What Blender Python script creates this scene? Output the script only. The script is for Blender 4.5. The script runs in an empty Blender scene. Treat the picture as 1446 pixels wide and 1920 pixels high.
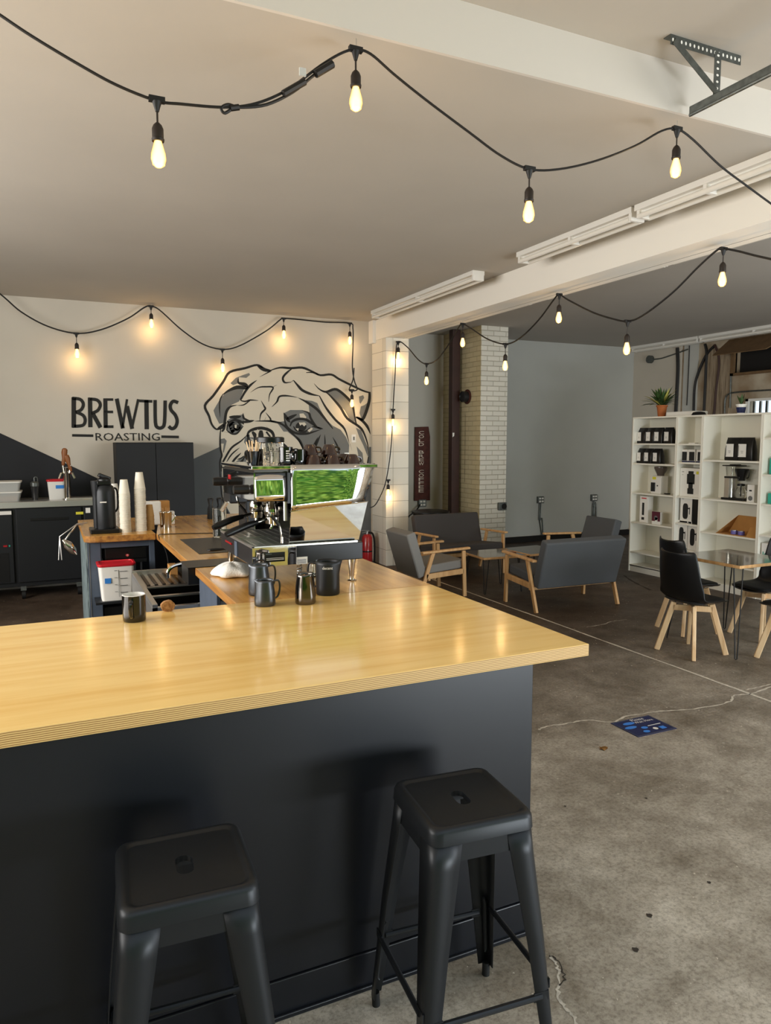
import bpy, bmesh, math, random
from mathutils import Vector, Matrix
random.seed(7)
PI=math.pi; R=math.radians
SC=bpy.context.scene; COL=SC.collection
# ---------------------------------------------------------------- camera (calibrated from vanishing points)
FPX=1358.8; H=1.82
def _cam():
    yaw,pit,rol=R(24.78),R(-5.72),R(-0.06)
    f=Vector((math.sin(yaw)*math.cos(pit),math.cos(yaw)*math.cos(pit),math.sin(pit)))
    r=Vector((math.cos(yaw),-math.sin(yaw),0)); u=r.cross(f)
    c,s=math.cos(rol),math.sin(rol)
    return c*r+s*u, -s*r+c*u, f
CR,CU,CF=_cam()
CP=Vector((0,0,H))
cd=bpy.data.cameras.new('camera'); cam=bpy.data.objects.new('camera',cd); COL.objects.link(cam)
cd.sensor_fit='HORIZONTAL'; cd.sensor_width=36; cd.lens=FPX/1446*36; cd.clip_start=.02; cd.clip_end=200
m=Matrix((CR,CU,-CF)).transposed().to_4x4(); m.translation=CP; cam.matrix_world=m
SC.camera=cam
# survey helpers: a measured picture point to the place on a known plane where it stands
def ray(x,y): return CF+CR*((x-723)/FPX)-CU*((y-960)/FPX)
def oz(x,y,z): d=ray(x,y); return CP+d*((z-H)/d.z)
def ox(x,y,X): d=ray(x,y); return CP+d*(X/d.x)
def oy(x,y,Y): d=ray(x,y); return CP+d*(Y/d.y)
# ---------------------------------------------------------------- materials
def srgb(c):
    if isinstance(c,str): c=[int(c[i:i+2],16)/255 for i in (0,2,4)]
    return [((v/12.92) if v<=.04045 else ((v+.055)/1.055)**2.4) for v in c]+[1]
def mat(name,c,rough=.5,metal=0,noise=0,nscale=8,c2=None,bump=0,bscale=60,emit=None,estr=0,alpha=1,trans=0,coat=0,stretch=None,spec=.5,ior=1.45):
    m=bpy.data.materials.new(name); m.use_nodes=True; nt=m.node_tree; N=nt.nodes; L=nt.links
    b=N['Principled BSDF']; col=srgb(c)
    b.inputs['Base Color'].default_value=col; b.inputs['Roughness'].default_value=rough; b.inputs['Metallic'].default_value=metal
    b.inputs['Specular IOR Level'].default_value=spec; b.inputs['IOR'].default_value=ior
    if coat: b.inputs['Coat Weight'].default_value=coat; b.inputs['Coat Roughness'].default_value=.12
    if trans: b.inputs['Transmission Weight'].default_value=trans
    if alpha<1: b.inputs['Alpha'].default_value=alpha
    if emit: b.inputs['Emission Color'].default_value=srgb(emit); b.inputs['Emission Strength'].default_value=estr
    tc=N.new('ShaderNodeTexCoord'); mp=N.new('ShaderNodeMapping'); L.new(tc.outputs['Object'],mp.inputs['Vector'])
    if stretch: mp.inputs['Scale'].default_value=stretch
    if noise or c2:
        t=N.new('ShaderNodeTexNoise'); t.inputs['Scale'].default_value=nscale; t.inputs['Detail'].default_value=6; L.new(mp.outputs[0],t.inputs['Vector'])
        r=N.new('ShaderNodeValToRGB'); L.new(t.outputs['Fac'],r.inputs['Fac'])
        cc=srgb(c2) if c2 else [max(0,v*(1-noise)) for v in col[:3]]+[1]
        r.color_ramp.elements[0].position=.35; r.color_ramp.elements[1].position=.65
        r.color_ramp.elements[0].color=cc; r.color_ramp.elements[1].color=col
        L.new(r.outputs[0],b.inputs['Base Color'])
    if bump:
        t=N.new('ShaderNodeTexNoise'); t.inputs['Scale'].default_value=bscale; t.inputs['Detail'].default_value=4; L.new(mp.outputs[0],t.inputs['Vector'])
        bp=N.new('ShaderNodeBump'); bp.inputs['Strength'].default_value=bump; bp.inputs['Distance'].default_value=.01
        L.new(t.outputs['Fac'],bp.inputs['Height']); L.new(bp.outputs[0],b.inputs['Normal'])
    return m
def wood(name,c,c2,axis=0,rough=.35,scale=2.2,coat=0,dens=14):
    st=[dens,dens,dens]; st[axis]=.7
    m=mat(name,c,rough,noise=.1,nscale=scale,c2=c2,stretch=st,coat=coat)
    nt=m.node_tree; r=[n for n in nt.nodes if n.type=='VALTORGB'][0]; r.color_ramp.elements[0].position=.3; r.color_ramp.elements[1].position=.6
    return m
def plywood_edge(name):
    m=mat(name,'d9b06c',.5); nt=m.node_tree;N=nt.nodes;L=nt.links;b=N['Principled BSDF']
    tc=N.new('ShaderNodeTexCoord'); sp=N.new('ShaderNodeSeparateXYZ'); L.new(tc.outputs['Object'],sp.inputs[0])
    nz=N.new('ShaderNodeTexNoise'); nz.inputs['Scale'].default_value=5; mp=N.new('ShaderNodeMapping'); mp.inputs['Scale'].default_value=(5,5,1); L.new(tc.outputs['Object'],mp.inputs[0]); L.new(mp.outputs[0],nz.inputs['Vector'])
    mu=N.new('ShaderNodeMath'); mu.operation='MULTIPLY'; mu.inputs[1].default_value=2*PI/.0058; L.new(sp.outputs['Z'],mu.inputs[0])
    ad=N.new('ShaderNodeMath'); ad.operation='MULTIPLY_ADD'; ad.inputs[1].default_value=3; L.new(nz.outputs['Fac'],ad.inputs[0]); L.new(mu.outputs[0],ad.inputs[2])
    si=N.new('ShaderNodeMath'); si.operation='SINE'; L.new(ad.outputs[0],si.inputs[0])
    r=N.new('ShaderNodeValToRGB'); L.new(si.outputs[0],r.inputs[0]); r.color_ramp.elements[0].position=.0; r.color_ramp.elements[0].color=srgb('e2bb78'); r.color_ramp.elements[1].position=.9; r.color_ramp.elements[1].color=srgb('8d5d2a')
    L.new(r.outputs[0],b.inputs['Base Color']); return m
def brickmat(name,c,mort,bw,bh,ms=.006,bump=.5,rough=.7,vert='XZ',noise=.12,offset=.5):
    m=mat(name,c,rough); nt=m.node_tree;N=nt.nodes;L=nt.links;b=N['Principled BSDF']
    tc=N.new('ShaderNodeTexCoord'); sp=N.new('ShaderNodeSeparateXYZ'); cb=N.new('ShaderNodeCombineXYZ'); L.new(tc.outputs['Object'],sp.inputs[0])
    ad=N.new('ShaderNodeMath'); ad.operation='ADD'; L.new(sp.outputs['X'],ad.inputs[0]); L.new(sp.outputs['Y'],ad.inputs[1])
    L.new(ad.outputs[0],cb.inputs['X']); L.new(sp.outputs['Z'],cb.inputs['Y'])
    t=N.new('ShaderNodeTexBrick'); t.inputs['Scale'].default_value=1; t.inputs['Brick Width'].default_value=bw; t.inputs['Row Height'].default_value=bh; t.inputs['Mortar Size'].default_value=ms; t.inputs['Mortar Smooth'].default_value=.4
    t.offset=offset
    t.inputs['Color1'].default_value=srgb(c); t.inputs['Color2'].default_value=[v*(1-noise) for v in srgb(c)[:3]]+[1]; t.inputs['Mortar'].default_value=srgb(mort)
    L.new(cb.outputs[0],t.inputs['Vector']); L.new(t.outputs['Color'],b.inputs['Base Color'])
    nz=N.new('ShaderNodeTexNoise'); nz.inputs['Scale'].default_value=25; L.new(tc.outputs['Object'],nz.inputs['Vector'])
    mx=N.new('ShaderNodeMath'); mx.operation='MULTIPLY_ADD'; mx.inputs[1].default_value=.35; L.new(nz.outputs['Fac'],mx.inputs[0])
    inv=N.new('ShaderNodeMath'); inv.operation='SUBTRACT'; inv.inputs[0].default_value=1; L.new(t.outputs['Fac'],inv.inputs[1]); L.new(inv.outputs[0],mx.inputs[2])
    bp=N.new('ShaderNodeBump'); bp.inputs['Strength'].default_value=bump; bp.inputs['Distance'].default_value=.01; L.new(mx.outputs[0],bp.inputs['Height']); L.new(bp.outputs[0],b.inputs['Normal'])
    return m
M={}
M['ceil']=mat('ceiling_paint','b9b1a5',.85,noise=.05,nscale=1.2)
M['wall']=mat('wall_paint','c6beb0',.8,noise=.05,nscale=1.5)
M['gwall']=mat('grey_wall_paint','bcbcb6',.8,noise=.06,nscale=1.2)
M['wwall']=mat('alcove_paint','c4c0b6',.8)
M['step']=mat('step_paint','d2cabf',.8)
M['beam']=mat('beam_paint','f4efe5',.75)
M['mblack']=mat('mural_black','15130f',.7); M['mgrey']=mat('mural_grey','6f706e',.8); M['mdark']=mat('mural_charcoal','1c1e22',.75); M['mwhite']=mat('mural_offwhite','cfc6b4',.8); M['mgrey2']=mat('mural_slate','595c5e',.8)
M['block']=brickmat('painted_block','ece6d8','a8a092',.46,.235,.004,.35,offset=.0)
M['brick']=brickmat('painted_brick','dcd7ca','b4ad9d',.22,.075,.006,.8)
M['brickY']=brickmat('stained_brick','c4b793','aea07e',.22,.075,.006,.8)
def floormat():
    m=mat('concrete','8a8074',.5); nt=m.node_tree;N=nt.nodes;L=nt.links;b=N['Principled BSDF']
    tc=N.new('ShaderNodeTexCoord')
    def nz(s,d,rough=.55):
        t=N.new('ShaderNodeTexNoise'); t.inputs['Scale'].default_value=s; t.inputs['Detail'].default_value=d; t.inputs['Roughness'].default_value=rough; L.new(tc.outputs['Object'],t.inputs['Vector']); return t
    def ramp(src,p0,c0,p1,c1):
        r=N.new('ShaderNodeValToRGB'); r.color_ramp.elements[0].position=p0; r.color_ramp.elements[0].color=c0; r.color_ramp.elements[1].position=p1; r.color_ramp.elements[1].color=c1; L.new(src,r.inputs[0]); return r
    def mix(a,bb,fac,mode='MIX'):
        x=N.new('ShaderNodeMixRGB'); x.blend_type=mode
        for i,v in ((1,a),(2,bb)):
            if isinstance(v,list): x.inputs[i].default_value=v
            else: L.new(v,x.inputs[i])
        if isinstance(fac,float): x.inputs[0].default_value=fac
        else: L.new(fac,x.inputs[0])
        return x.outputs[0]
    # concrete pale by the door, sealed brown deeper in, with light falloff painted in
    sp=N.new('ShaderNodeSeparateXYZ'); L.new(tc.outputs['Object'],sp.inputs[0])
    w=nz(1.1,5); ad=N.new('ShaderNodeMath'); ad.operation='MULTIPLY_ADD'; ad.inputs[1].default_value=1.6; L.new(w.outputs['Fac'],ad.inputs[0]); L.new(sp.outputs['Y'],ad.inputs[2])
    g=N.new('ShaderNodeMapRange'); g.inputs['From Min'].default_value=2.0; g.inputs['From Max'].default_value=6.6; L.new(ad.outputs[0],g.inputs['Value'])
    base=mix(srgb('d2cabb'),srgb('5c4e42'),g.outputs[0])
    a=nz(1.7,8,.62); r1=ramp(a.outputs['Fac'],.36,[.52,.49,.45,1],.64,[1.1,1.1,1.1,1]); c=mix(base,r1.outputs[0],1.0,'MULTIPLY')
    a=nz(9,8,.7); r2=ramp(a.outputs['Fac'],.36,[.72,.70,.67,1],.6,[1.06,1.06,1.06,1]); c=mix(c,r2.outputs[0],.85,'MULTIPLY')
    a=nz(55,5,.8); r3=ramp(a.outputs['Fac'],.36,[.5,.48,.46,1],.55,[1.05,1.05,1.05,1]); c=mix(c,r3.outputs[0],.8,'MULTIPLY')
    a=nz(45,2,.5); r4=ramp(a.outputs['Fac'],.70,[0,0,0,1],.74,[1,1,1,1]); c=mix(c,srgb('cfc6b6'),r4.outputs[0])
    L.new(c,b.inputs['Base Color'])
    a=nz(3,6,.6); r5=N.new('ShaderNodeMapRange'); r5.inputs['To Min'].default_value=.32; r5.inputs['To Max'].default_value=.75; L.new(a.outputs['Fac'],r5.inputs['Value']); L.new(r5.outputs[0],b.inputs['Roughness'])
    bp=N.new('ShaderNodeBump'); bp.inputs['Strength'].default_value=.25; bp.inputs['Distance'].default_value=.004; a=nz(40,6,.7); L.new(a.outputs['Fac'],bp.inputs['Height']); L.new(bp.outputs[0],b.inputs['Normal'])
    return m
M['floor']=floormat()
M['crack']=mat('crack_filler','ddd4c4',.8,noise=.3,nscale=40)
M['crackd']=mat('dark_crack','3b342d',.9)
M['ply']=wood('birch_plywood_top','fbd484','f0c06a',0,rough=.22,coat=.45,dens=9)
M['ply2']=wood('birch_plywood_counter','e0ab5a','bd8640',1,rough=.25,coat=.4,dens=10)
M['plye']=plywood_edge('plywood_edge')
M['osb']=wood('worn_board','b07a35','7a4b1d',1,rough=.6,dens=14)
M['black']=mat('black_panel_paint','111319',.36,noise=.08,nscale=3)
M['blackm']=mat('stool_black_metal','1f2124',.4,metal=.3,spec=.5)
M['blackp']=mat('black_plastic','0d0d0e',.35)
M['blackr']=mat('rubber','0a0a0a',.7)
M['cord']=mat('cord_black','14110f',.55)
M['socket']=mat('socket_brown','231a14',.5)
M['bulb']=mat('warm_bulb_glass','ffb54a',.3,emit='ffb850',estr=5)
_n=M['bulb'].node_tree; _lw=_n.nodes.new('ShaderNodeLayerWeight'); _lw.inputs[0].default_value=.4; _rr=_n.nodes.new('ShaderNodeValToRGB'); _rr.color_ramp.elements[0].color=(2.6,1.9,.85,1); _rr.color_ramp.elements[1].color=(.95,.42,.06,1); _rr.color_ramp.elements[0].position=.1; _rr.color_ramp.elements[1].position=.75
_n.links.new(_lw.outputs['Facing'],_rr.inputs[0]); _n.links.new(_rr.outputs[0],_n.nodes['Principled BSDF'].inputs['Emission Color']); _n.nodes['Principled BSDF'].inputs['Emission Strength'].default_value=1
M['fil']=mat('bulb_filament','ffe0a0',.3,emit='ffd890',estr=60)
M['white']=mat('white_enamel','e6e3dc',.4); M['whitep']=mat('white_paper','e9e6df',.8); M['tube']=mat('unlit_tube','e9e4da',.25)
M['shelf']=mat('white_laminate','efebde',.5)
M['shelfb']=mat('shelf_back','e2dfd0',.7)
M['shiny']=mat('shiny_dark_steel','6a6560',.1,metal=1); M['steel']=mat('brushed_steel','cccac6',.36,metal=1); M['mirror']=mat('mirror_steel','dedede',.035,metal=1); M['chrome']=mat('chrome','cfcac0',.08,metal=1)
M['dsteel']=mat('dark_steel','4a4743',.3,metal=1); M['gmetal']=mat('gunmetal','55585c',.35,metal=.9); M['galv']=mat('galvanised_steel','6f7370',.45,metal=.8,noise=.3,nscale=30)
M['bmetal']=mat('matte_black_metal','2a2b2d',.42,metal=.5)
M['bluegrey']=mat('blue_grey_paint','4d5766',.55,noise=.12,nscale=12)
M['fab']=mat('charcoal_fabric','585a5d',.95,noise=.15,nscale=350,bump=.2,bscale=500); M['fab2']=mat('grey_fabric','908d89',.95,noise=.18,nscale=300,bump=.2,bscale=500); M['fab3']=mat('dark_grey_fabric','4a4645',.95,noise=.15,nscale=300)
M['oak']=wood('pale_rubberwood','deb07a','c89660',2,rough=.45,dens=12); M['beech']=wood('beech_leg','e8c79c','d3a878',2,rough=.5,dens=10)
M['glasst']=mat('smoked_table_top','4a4034',.06,coat=.6)
M['glass']=mat('clear_glass','f4f4f0',.02,trans=1,ior=1.3)
M['frost']=mat('translucent_plastic','cfd0cc',.35,alpha=.65)
M['foam']=mat('cup_paper','e7e0cf',.7); M['kraft']=mat('kraft_cup','b08a55',.8); M['card']=mat('cardboard','b98548',.85,noise=.1)
M['red']=mat('red_lid','c81f2c',.4); M['redx']=mat('extinguisher_red','a8121a',.3,coat=.5); M['rtext']=mat('red_print','8a2020',.6)
M['bluel']=mat('blue_label','2f7fd0',.6); M['blued']=mat('decal_navy','14204f',.45); M['blueb']=mat('decal_blue','3d86e0',.5)
M['ink']=mat('black_ink','1a1a1a',.7)
M['signw']=mat('rusty_sign_board','5a2a20',.7,noise=.35,nscale=14); M['signl']=mat('sign_letters','eadccb',.8)
M['rust']=mat('rust','4a2115',.85,noise=.5,nscale=25); M['pipe']=mat('brown_pipe','3b211a',.55,noise=.3,nscale=6)
M['teak']=mat('tap_handle_wood','8a5228',.45)
M['terra']=mat('terracotta','a85f30',.8); M['leafg']=mat('leaf_green','3d5a2c',.6,noise=.35,nscale=20); M['leafy']=mat('leaf_yellow','b3ac55',.6); M['soil']=mat('soil','2a1d14',.95)
M['cloth']=mat('white_cotton','e9e6df',.95,bump=.4,bscale=120)
M['cork']=mat('cork','b88a57',.9,c2='8a5c33',nscale=90)
M['teal']=mat('teal_print','2fa08c',.6); M['purple']=mat('purple_tin','6a62a8',.4); M['yellow']=mat('yellow_sticker','d8cf3a',.6); M['maroon']=mat('maroon_print','5a2230',.6)
M['brownc']=mat('brown_ceramic','2e1a14',.15,coat=.6); M['dleaf']=mat('dry_leaf','7a531f',.8)
M['oldwall']=mat('patched_wall','b8ac98',.85,c2='8f7a60',nscale=2.5); M['oldwall2']=mat('bare_boards','a3927b',.9,c2='75644f',nscale=3,stretch=(14,14,1)); M['flap']=mat('flap_board','6e5436',.8,noise=.25); M['dark']=mat('dark_opening','15120f',.9)
M['bulbclear']=M['glass']
# ---------------------------------------------------------------- mesh builder
class MB:
    def __init__(s,mt=None): s.bm=bmesh.new(); s.mats=[]; s.mi=0; s.use(mt) if mt else None
    def use(s,mt):
        if isinstance(mt,str): mt=M[mt]
        if mt not in s.mats: s.mats.append(mt)
        s.mi=s.mats.index(mt); return s
    def V(s,p): return s.bm.verts.new(p)
    def F(s,vs):
        try: f=s.bm.faces.new(vs); f.material_index=s.mi; return f
        except ValueError: return None
    def box(s,x0,x1,y0,y1,z0,z1,mx=None):
        P=[Vector((x,y,z)) for z in (z0,z1) for y in (y0,y1) for x in (x0,x1)]
        if mx: P=[mx@p for p in P]
        v=[s.V(p) for p in P]
        for q in ((0,2,3,1),(4,5,7,6),(0,1,5,4),(2,6,7,3),(1,3,7,5),(0,4,6,2)): s.F([v[i] for i in q])
        return s
    def beam(s,p0,p1,w,h,up=(0,0,1)):
        p0,p1=Vector(p0),Vector(p1); d=(p1-p0); L=d.length; d.normalize(); up=Vector(up); x=d.cross(up)
        if x.length<1e-4: x=d.cross(Vector((0,1,0)))
        x.normalize(); z=x.cross(d)
        mx=Matrix((x,d,z)).transposed().to_4x4(); mx.translation=p0
        return s.box(-w/2,w/2,0,L,-h/2,h/2,mx)
    def rings(s,R_,closed=True,cap0=True,cap1=True):
        vr=[[s.V(p) for p in r] for r in R_]
        n=len(vr[0])
        for a,b in zip(vr,vr[1:]):
            for i in range(n if closed else n-1): s.F([a[i],a[(i+1)%n],b[(i+1)%n],b[i]])
        if cap0 and closed: s.F(vr[0][::-1])
        if cap1 and closed: s.F(vr[-1])
        return s
    def cyl(s,p0,p1,r0,r1=None,n=16,cap=True):
        p0,p1=Vector(p0),Vector(p1); r1=r0 if r1 is None else r1
        d=(p1-p0).normalized(); x=d.orthogonal().normalized(); y=d.cross(x)
        A=[[p+ (x*math.cos(2*PI*i/n)+y*math.sin(2*PI*i/n))*r for i in range(n)] for p,r in ((p0,r0),(p1,r1))]
        return s.rings(A,True,cap,cap)
    def lathe(s,prof,loc=(0,0,0),n=28,mx=None,cap0=True,cap1=True,sx=1,sy=1):
        A=[]
        for r,z in prof:
            ring=[Vector((r*sx*math.cos(2*PI*i/n),r*sy*math.sin(2*PI*i/n),z)) for i in range(n)]
            ring=[(mx@p if mx else p)+Vector(loc) for p in ring]; A.append(ring)
        return s.rings(A,True,cap0,cap1)
    def tube(s,pts,r,n=8,cap=True):
        P=[Vector(p) for p in pts]; A=[]; x=None
        for i,p in enumerate(P):
            d=(P[min(i+1,len(P)-1)]-P[max(i-1,0)]).normalized()
            if x is None: x=d.orthogonal().normalized()
            else:
                x=(x-d*x.dot(d)); x=x.normalized() if x.length>1e-5 else d.orthogonal().normalized()
            y=d.cross(x); rr=r[i] if isinstance(r,(list,tuple)) else r
            A.append([p+(x*math.cos(2*PI*k/n)+y*math.sin(2*PI*k/n))*rr for k in range(n)])
        return s.rings(A,True,cap,cap)
    def prism(s,pts,z0,z1,mx=None):
        a=[];b=[]
        for x,y in pts:
            p,q=Vector((x,y,z0)),Vector((x,y,z1))
            a.append(s.V(mx@p if mx else p)); b.append(s.V(mx@q if mx else q))
        n=len(pts)
        for i in range(n): s.F([a[i],a[(i+1)%n],b[(i+1)%n],b[i]])
        s.F(a[::-1]); s.F(b); return s
    def poly(s,pts): s.F([s.V(p) for p in pts]); return s
    def text(s,txt,o,xd,yd,size,width=None,off=.001,align='CENTER'):
        cu=bpy.data.curves.new('t','FONT'); cu.body=txt; cu.size=1; cu.align_x=align; cu.align_y='CENTER'; cu.resolution_u=2
        ob=bpy.data.objects.new('t',cu); COL.objects.link(ob); bpy.context.view_layer.update()
        me=ob.to_mesh()
        xs=[v.co.x for v in me.vertices] or [0,1]; ys=[v.co.y for v in me.vertices] or [0,1]
        hx=max(max(xs)-min(xs),1e-3); hy=max(max(ys)-min(ys),1e-3); k=size/hy; kx=(width/hx) if width else k
        cx=(max(xs)+min(xs))/2 if align=='CENTER' else min(xs); cy=(max(ys)+min(ys))/2
        xd=Vector(xd).normalized(); yd=Vector(yd).normalized(); nn=xd.cross(yd); o=Vector(o)+nn*off
        vs=[s.V(o+xd*((v.co.x-cx)*kx)+yd*((v.co.y-cy)*k)) for v in me.vertices]
        for p in me.polygons: s.F([vs[i] for i in p.vertices])
        ob.to_mesh_clear(); bpy.data.objects.remove(ob); bpy.data.curves.remove(cu); return s
    def build(s,name,parent=None,smooth=True,bevel=0,local=False,ang=35,solid=0,fixn=True,sub=0):
        if fixn: bmesh.ops.recalc_face_normals(s.bm,faces=s.bm.faces[:])
        me=bpy.data.meshes.new(name); s.bm.to_mesh(me); s.bm.free()
        for mt in s.mats: me.materials.append(mt)
        if parent is not None and not local: me.transform(wm(parent).inverted())
        if smooth:
            for p in me.polygons: p.use_smooth=True
            me.set_sharp_from_angle(angle=R(ang))
        o=bpy.data.objects.new(name,me); COL.objects.link(o)
        if parent is not None: o.parent=parent
        if solid: md=o.modifiers.new('s','SOLIDIFY'); md.thickness=solid; md.offset=0
        if bevel: md=o.modifiers.new('b','BEVEL'); md.width=bevel; md.segments=2; md.limit_method='ANGLE'; md.angle_limit=R(40)
        if sub: md=o.modifiers.new('sub','SUBSURF'); md.levels=sub; md.render_levels=sub
        return o
def wm(o):
    m=Matrix.LocRotScale(o.location,o.rotation_euler,o.scale)
    return wm(o.parent)@m if o.parent else m
def tag(o,label,cat,group=None,kind=None):
    if label: o['label']=label
    if cat: o['category']=cat
    if group: o['group']=group
    if kind: o['kind']=kind
    return o
def thing(name,label,cat,loc=(0,0,0),rz=0,group=None):
    o=bpy.data.objects.new(name,None); o.empty_display_size=.05; COL.objects.link(o); o.location=loc; o.rotation_euler=(0,0,rz)
    return tag(o,label,cat,group)
def struct(o): o['kind']='structure'; return o
def children(o): return [c for c in bpy.data.objects if c.parent==o]
def dup(root,loc,rz=None,label=None,group=None):
    def cp(o,par):
        c=o.copy(); COL.objects.link(c); c.parent=par
        for ch in children(o): cp(ch,c)
        return c
    kids=children(root); r=root.copy(); COL.objects.link(r)
    for ch in kids: cp(ch,r)
    r.location=loc
    if rz is not None: r.rotation_euler=(0,0,rz)
    if label: r['label']=label
    if group: r['group']=group
    return r
def rrect(hx,hy,r,n=4,cx=0,cy=0):
    P=[]
    for sx,sy,a in ((1,1,0),(-1,1,90),(-1,-1,180),(1,-1,270)):
        for k in range(n+1):
            t=R(a+90*k/n); P.append((cx+sx*(hx-r)+r*math.cos(t),cy+sy*(hy-r)+r*math.sin(t)))
    return P
def cr(P,n=6):
    """catmull-rom through points"""
    P=[Vector(p) for p in P]; out=[]
    for i in range(len(P)-1):
        a=P[max(i-1,0)];b=P[i];c=P[i+1];d=P[min(i+2,len(P)-1)]
        for k in range(n):
            t=k/n; out.append(.5*((2*b)+(c-a)*t+(2*a-5*b+4*c-d)*t*t+(3*b-a-3*c+d)*t**3))
    out.append(P[-1]); return out
# ================================================================ SETTING
XL=-3.4; YB=9.85; YA=10.6; ZC=3.52; ZN=3.76; XR=10.05; XC=4.33; YF=-.8; XO=12
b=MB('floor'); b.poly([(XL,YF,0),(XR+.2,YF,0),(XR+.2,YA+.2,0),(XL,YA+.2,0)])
def crack(b,pts,w,z=.0015,jit=.006,seed=1):
    rnd=random.Random(seed); P=cr([(p[0],p[1],0) for p in pts],6)
    L_=[];R_=[]
    for i,p in enumerate(P):
        d=(P[min(i+1,len(P)-1)]-P[max(i-1,0)]).normalized(); n=Vector((-d.y,d.x,0)); ww=1.5*w*(.5+rnd.random()); j=rnd.uniform(-jit,jit)
        q=p+n*j; L_.append(q+n*ww/2+Vector((0,0,z))); R_.append(q-n*ww/2+Vector((0,0,z)))
    for i in range(len(P)-1): b.poly([L_[i],R_[i],R_[i+1],L_[i+1]])
b.use('crack')
crack(b,[(4.46,9.2),(4.47,7.915),(4.48,6.5),(4.485,5.2),(4.487,4.2),(4.487,3.3),(4.5,2.0)],.014,jit=.003,seed=3)
fp=lambda L_:[tuple(oz(x,y,0)[:2]) for x,y in L_]
crack(b,fp([(1012,1369),(1022,1363),(1060,1357),(1105,1351),(1150,1354),(1172,1344),(1240,1334),(1300,1330),(1365,1317),(1378,1304),(1410,1301),(1450,1286)]),.009,seed=5)
crack(b,fp([(1100,1176),(1130,1171),(1150,1165),(1175,1162)]),.007,seed=9)
crack(b,fp([(1398,1294),(1425,1288),(1450,1282)]),.006,seed=10)
crack(b,fp([(1032,1795),(1045,1812),(1050,1838),(1045,1860),(1056,1885),(1075,1905),(1085,1925)]),.006,seed=11)
b.use('crackd')
crack(b,fp([(1030,1792),(1043,1800),(1058,1828),(1052,1850)]),.004,z=.002,seed=12)
crack(b,fp([(1170,1079),(1190,1092),(1220,1107)]),.02,seed=13)
for x,y,r in ((1192,1781,.012),(1218,1717,.012),(1212,1497,.007),(1330,1655,.008),(1060,1512,.006)):
    p=oz(x,y,0); b.poly([(p.x+r*(1+.4*math.sin(5*a))*math.cos(a),p.y+r*(1+.3*math.cos(3*a))*math.sin(a),.002) for a in [2*PI*k/10 for k in range(10)]])
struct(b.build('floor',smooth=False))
b=MB('ceil'); b.box(XL-.2,4.5,2.99,YA+.2,ZC,ZC+.25); b.use(mat('ceiling_shade_tint','b4aea6',.85,noise=.05,nscale=1)); b.box(4.5,XR+.3,2.99,YA+.2,ZC,ZC+.25)  # right bay slab tinted greyer: its dimmer light is put into the colour
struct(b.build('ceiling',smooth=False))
b=MB('ceil'); b.box(XL-.2,XR+.3,YF,2.99,ZN,ZN+.02); o=struct(b.build('ceiling',smooth=False))
b=MB('step'); b.box(XL-.2,XR+.3,2.972,2.99,ZC,ZN); struct(b.build('trim_1',smooth=False))
b=MB('wall'); b.box(XL-.2,4.5,YB,YB+.15,0,ZC); wallb=struct(b.build('wall_back',smooth=False))
b=MB('wwall'); b.box(4.5,XR+.2,YA,YA+.15,0,ZC); b.use('wwall'); b.box(4.5,4.65,YB+.15,YA,0,ZC)
b.use('gwall'); b.box(6.5,XR,YA-.02,YA,.12,ZC)
b.use('dark'); b.box(6.5,XR,YA-.05,YA-.001,.0,.1)
struct(b.build('wall_alcove',smooth=False))
b=MB('wall'); b.box(XL-.2,XL,YF,YB,0,ZN); struct(b.build('wall_left',smooth=False))
# right wall with two openings, patched surface
b=MB('oldwall'); W1=(6.0,8.13,1.55,2.45); W2=(6.2,8.36,2.87,3.30)
def wseg(y0,y1,z0,z1,m_='oldwall'): b.use(m_); b.box(XR,XR+.2,y0,y1,z0,z1)
wseg(8.36,YA,0,ZC); wseg(YF,6.0,0,ZN); wseg(6.0,8.36,0,1.55); wseg(8.13,8.36,1.55,2.45); wseg(6.0,8.36,2.45,2.87); wseg(6.0,8.36,3.30,ZC); wseg(6.0,6.2,2.87,3.3)
b.use('oldwall2'); b.box(XR-.015,XR,8.45,8.95,0,3.3); b.box(XR-.015,XR,6,8.4,3.3,3.42)
b.use('wall'); b.box(XR-.03,XR,9.45,YA,0,3.45)
b.use('gwall'); b.box(XR-.02,XR,9.1,9.4,0,3.45)
struct(b.build('wall_right',smooth=False))
w=struct(MB('flap').box(XR-.05,XR+.03,6.15,8.42,2.83,2.87).box(XR-.05,XR+.03,8.36,8.42,2.83,3.34).box(XR-.05,XR+.03,6.15,8.42,3.30,3.34).build('window_1',smooth=False))
b=MB('dark'); b.box(XR+.1,XR+.12,6.2,8.36,2.87,3.30); b.build('pane',w,smooth=False)
b=MB('flap'); b.poly([(XR-.06,7.2,3.4),(XR-.06,8.45,3.4),(XR-.42,8.45,3.14),(XR-.42,7.5,3.14)]); tag(b.build('hinged_board',smooth=False,solid=.015),'brown board flap propped open over the dark window','board')
w=struct(MB('white').box(XR-.02,XR+.02,6.0,6.05,1.55,2.45).box(XR-.02,XR+.02,8.08,8.13,1.55,2.45).box(XR-.02,XR+.02,6.0,8.13,1.55,1.6).box(XR-.02,XR+.02,6.0,8.13,2.41,2.45).build('window_2',smooth=False))
b=MB('white')
for k in range(18): y=6.12+k*.112; b.box(XR+.06,XR+.09,y,y+.03,1.6,2.41)
b.build('bars',w,smooth=False)
MB('glass').box(XR+.03,XR+.036,6.05,8.08,1.6,2.41).build('pane',w,smooth=False)
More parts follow.
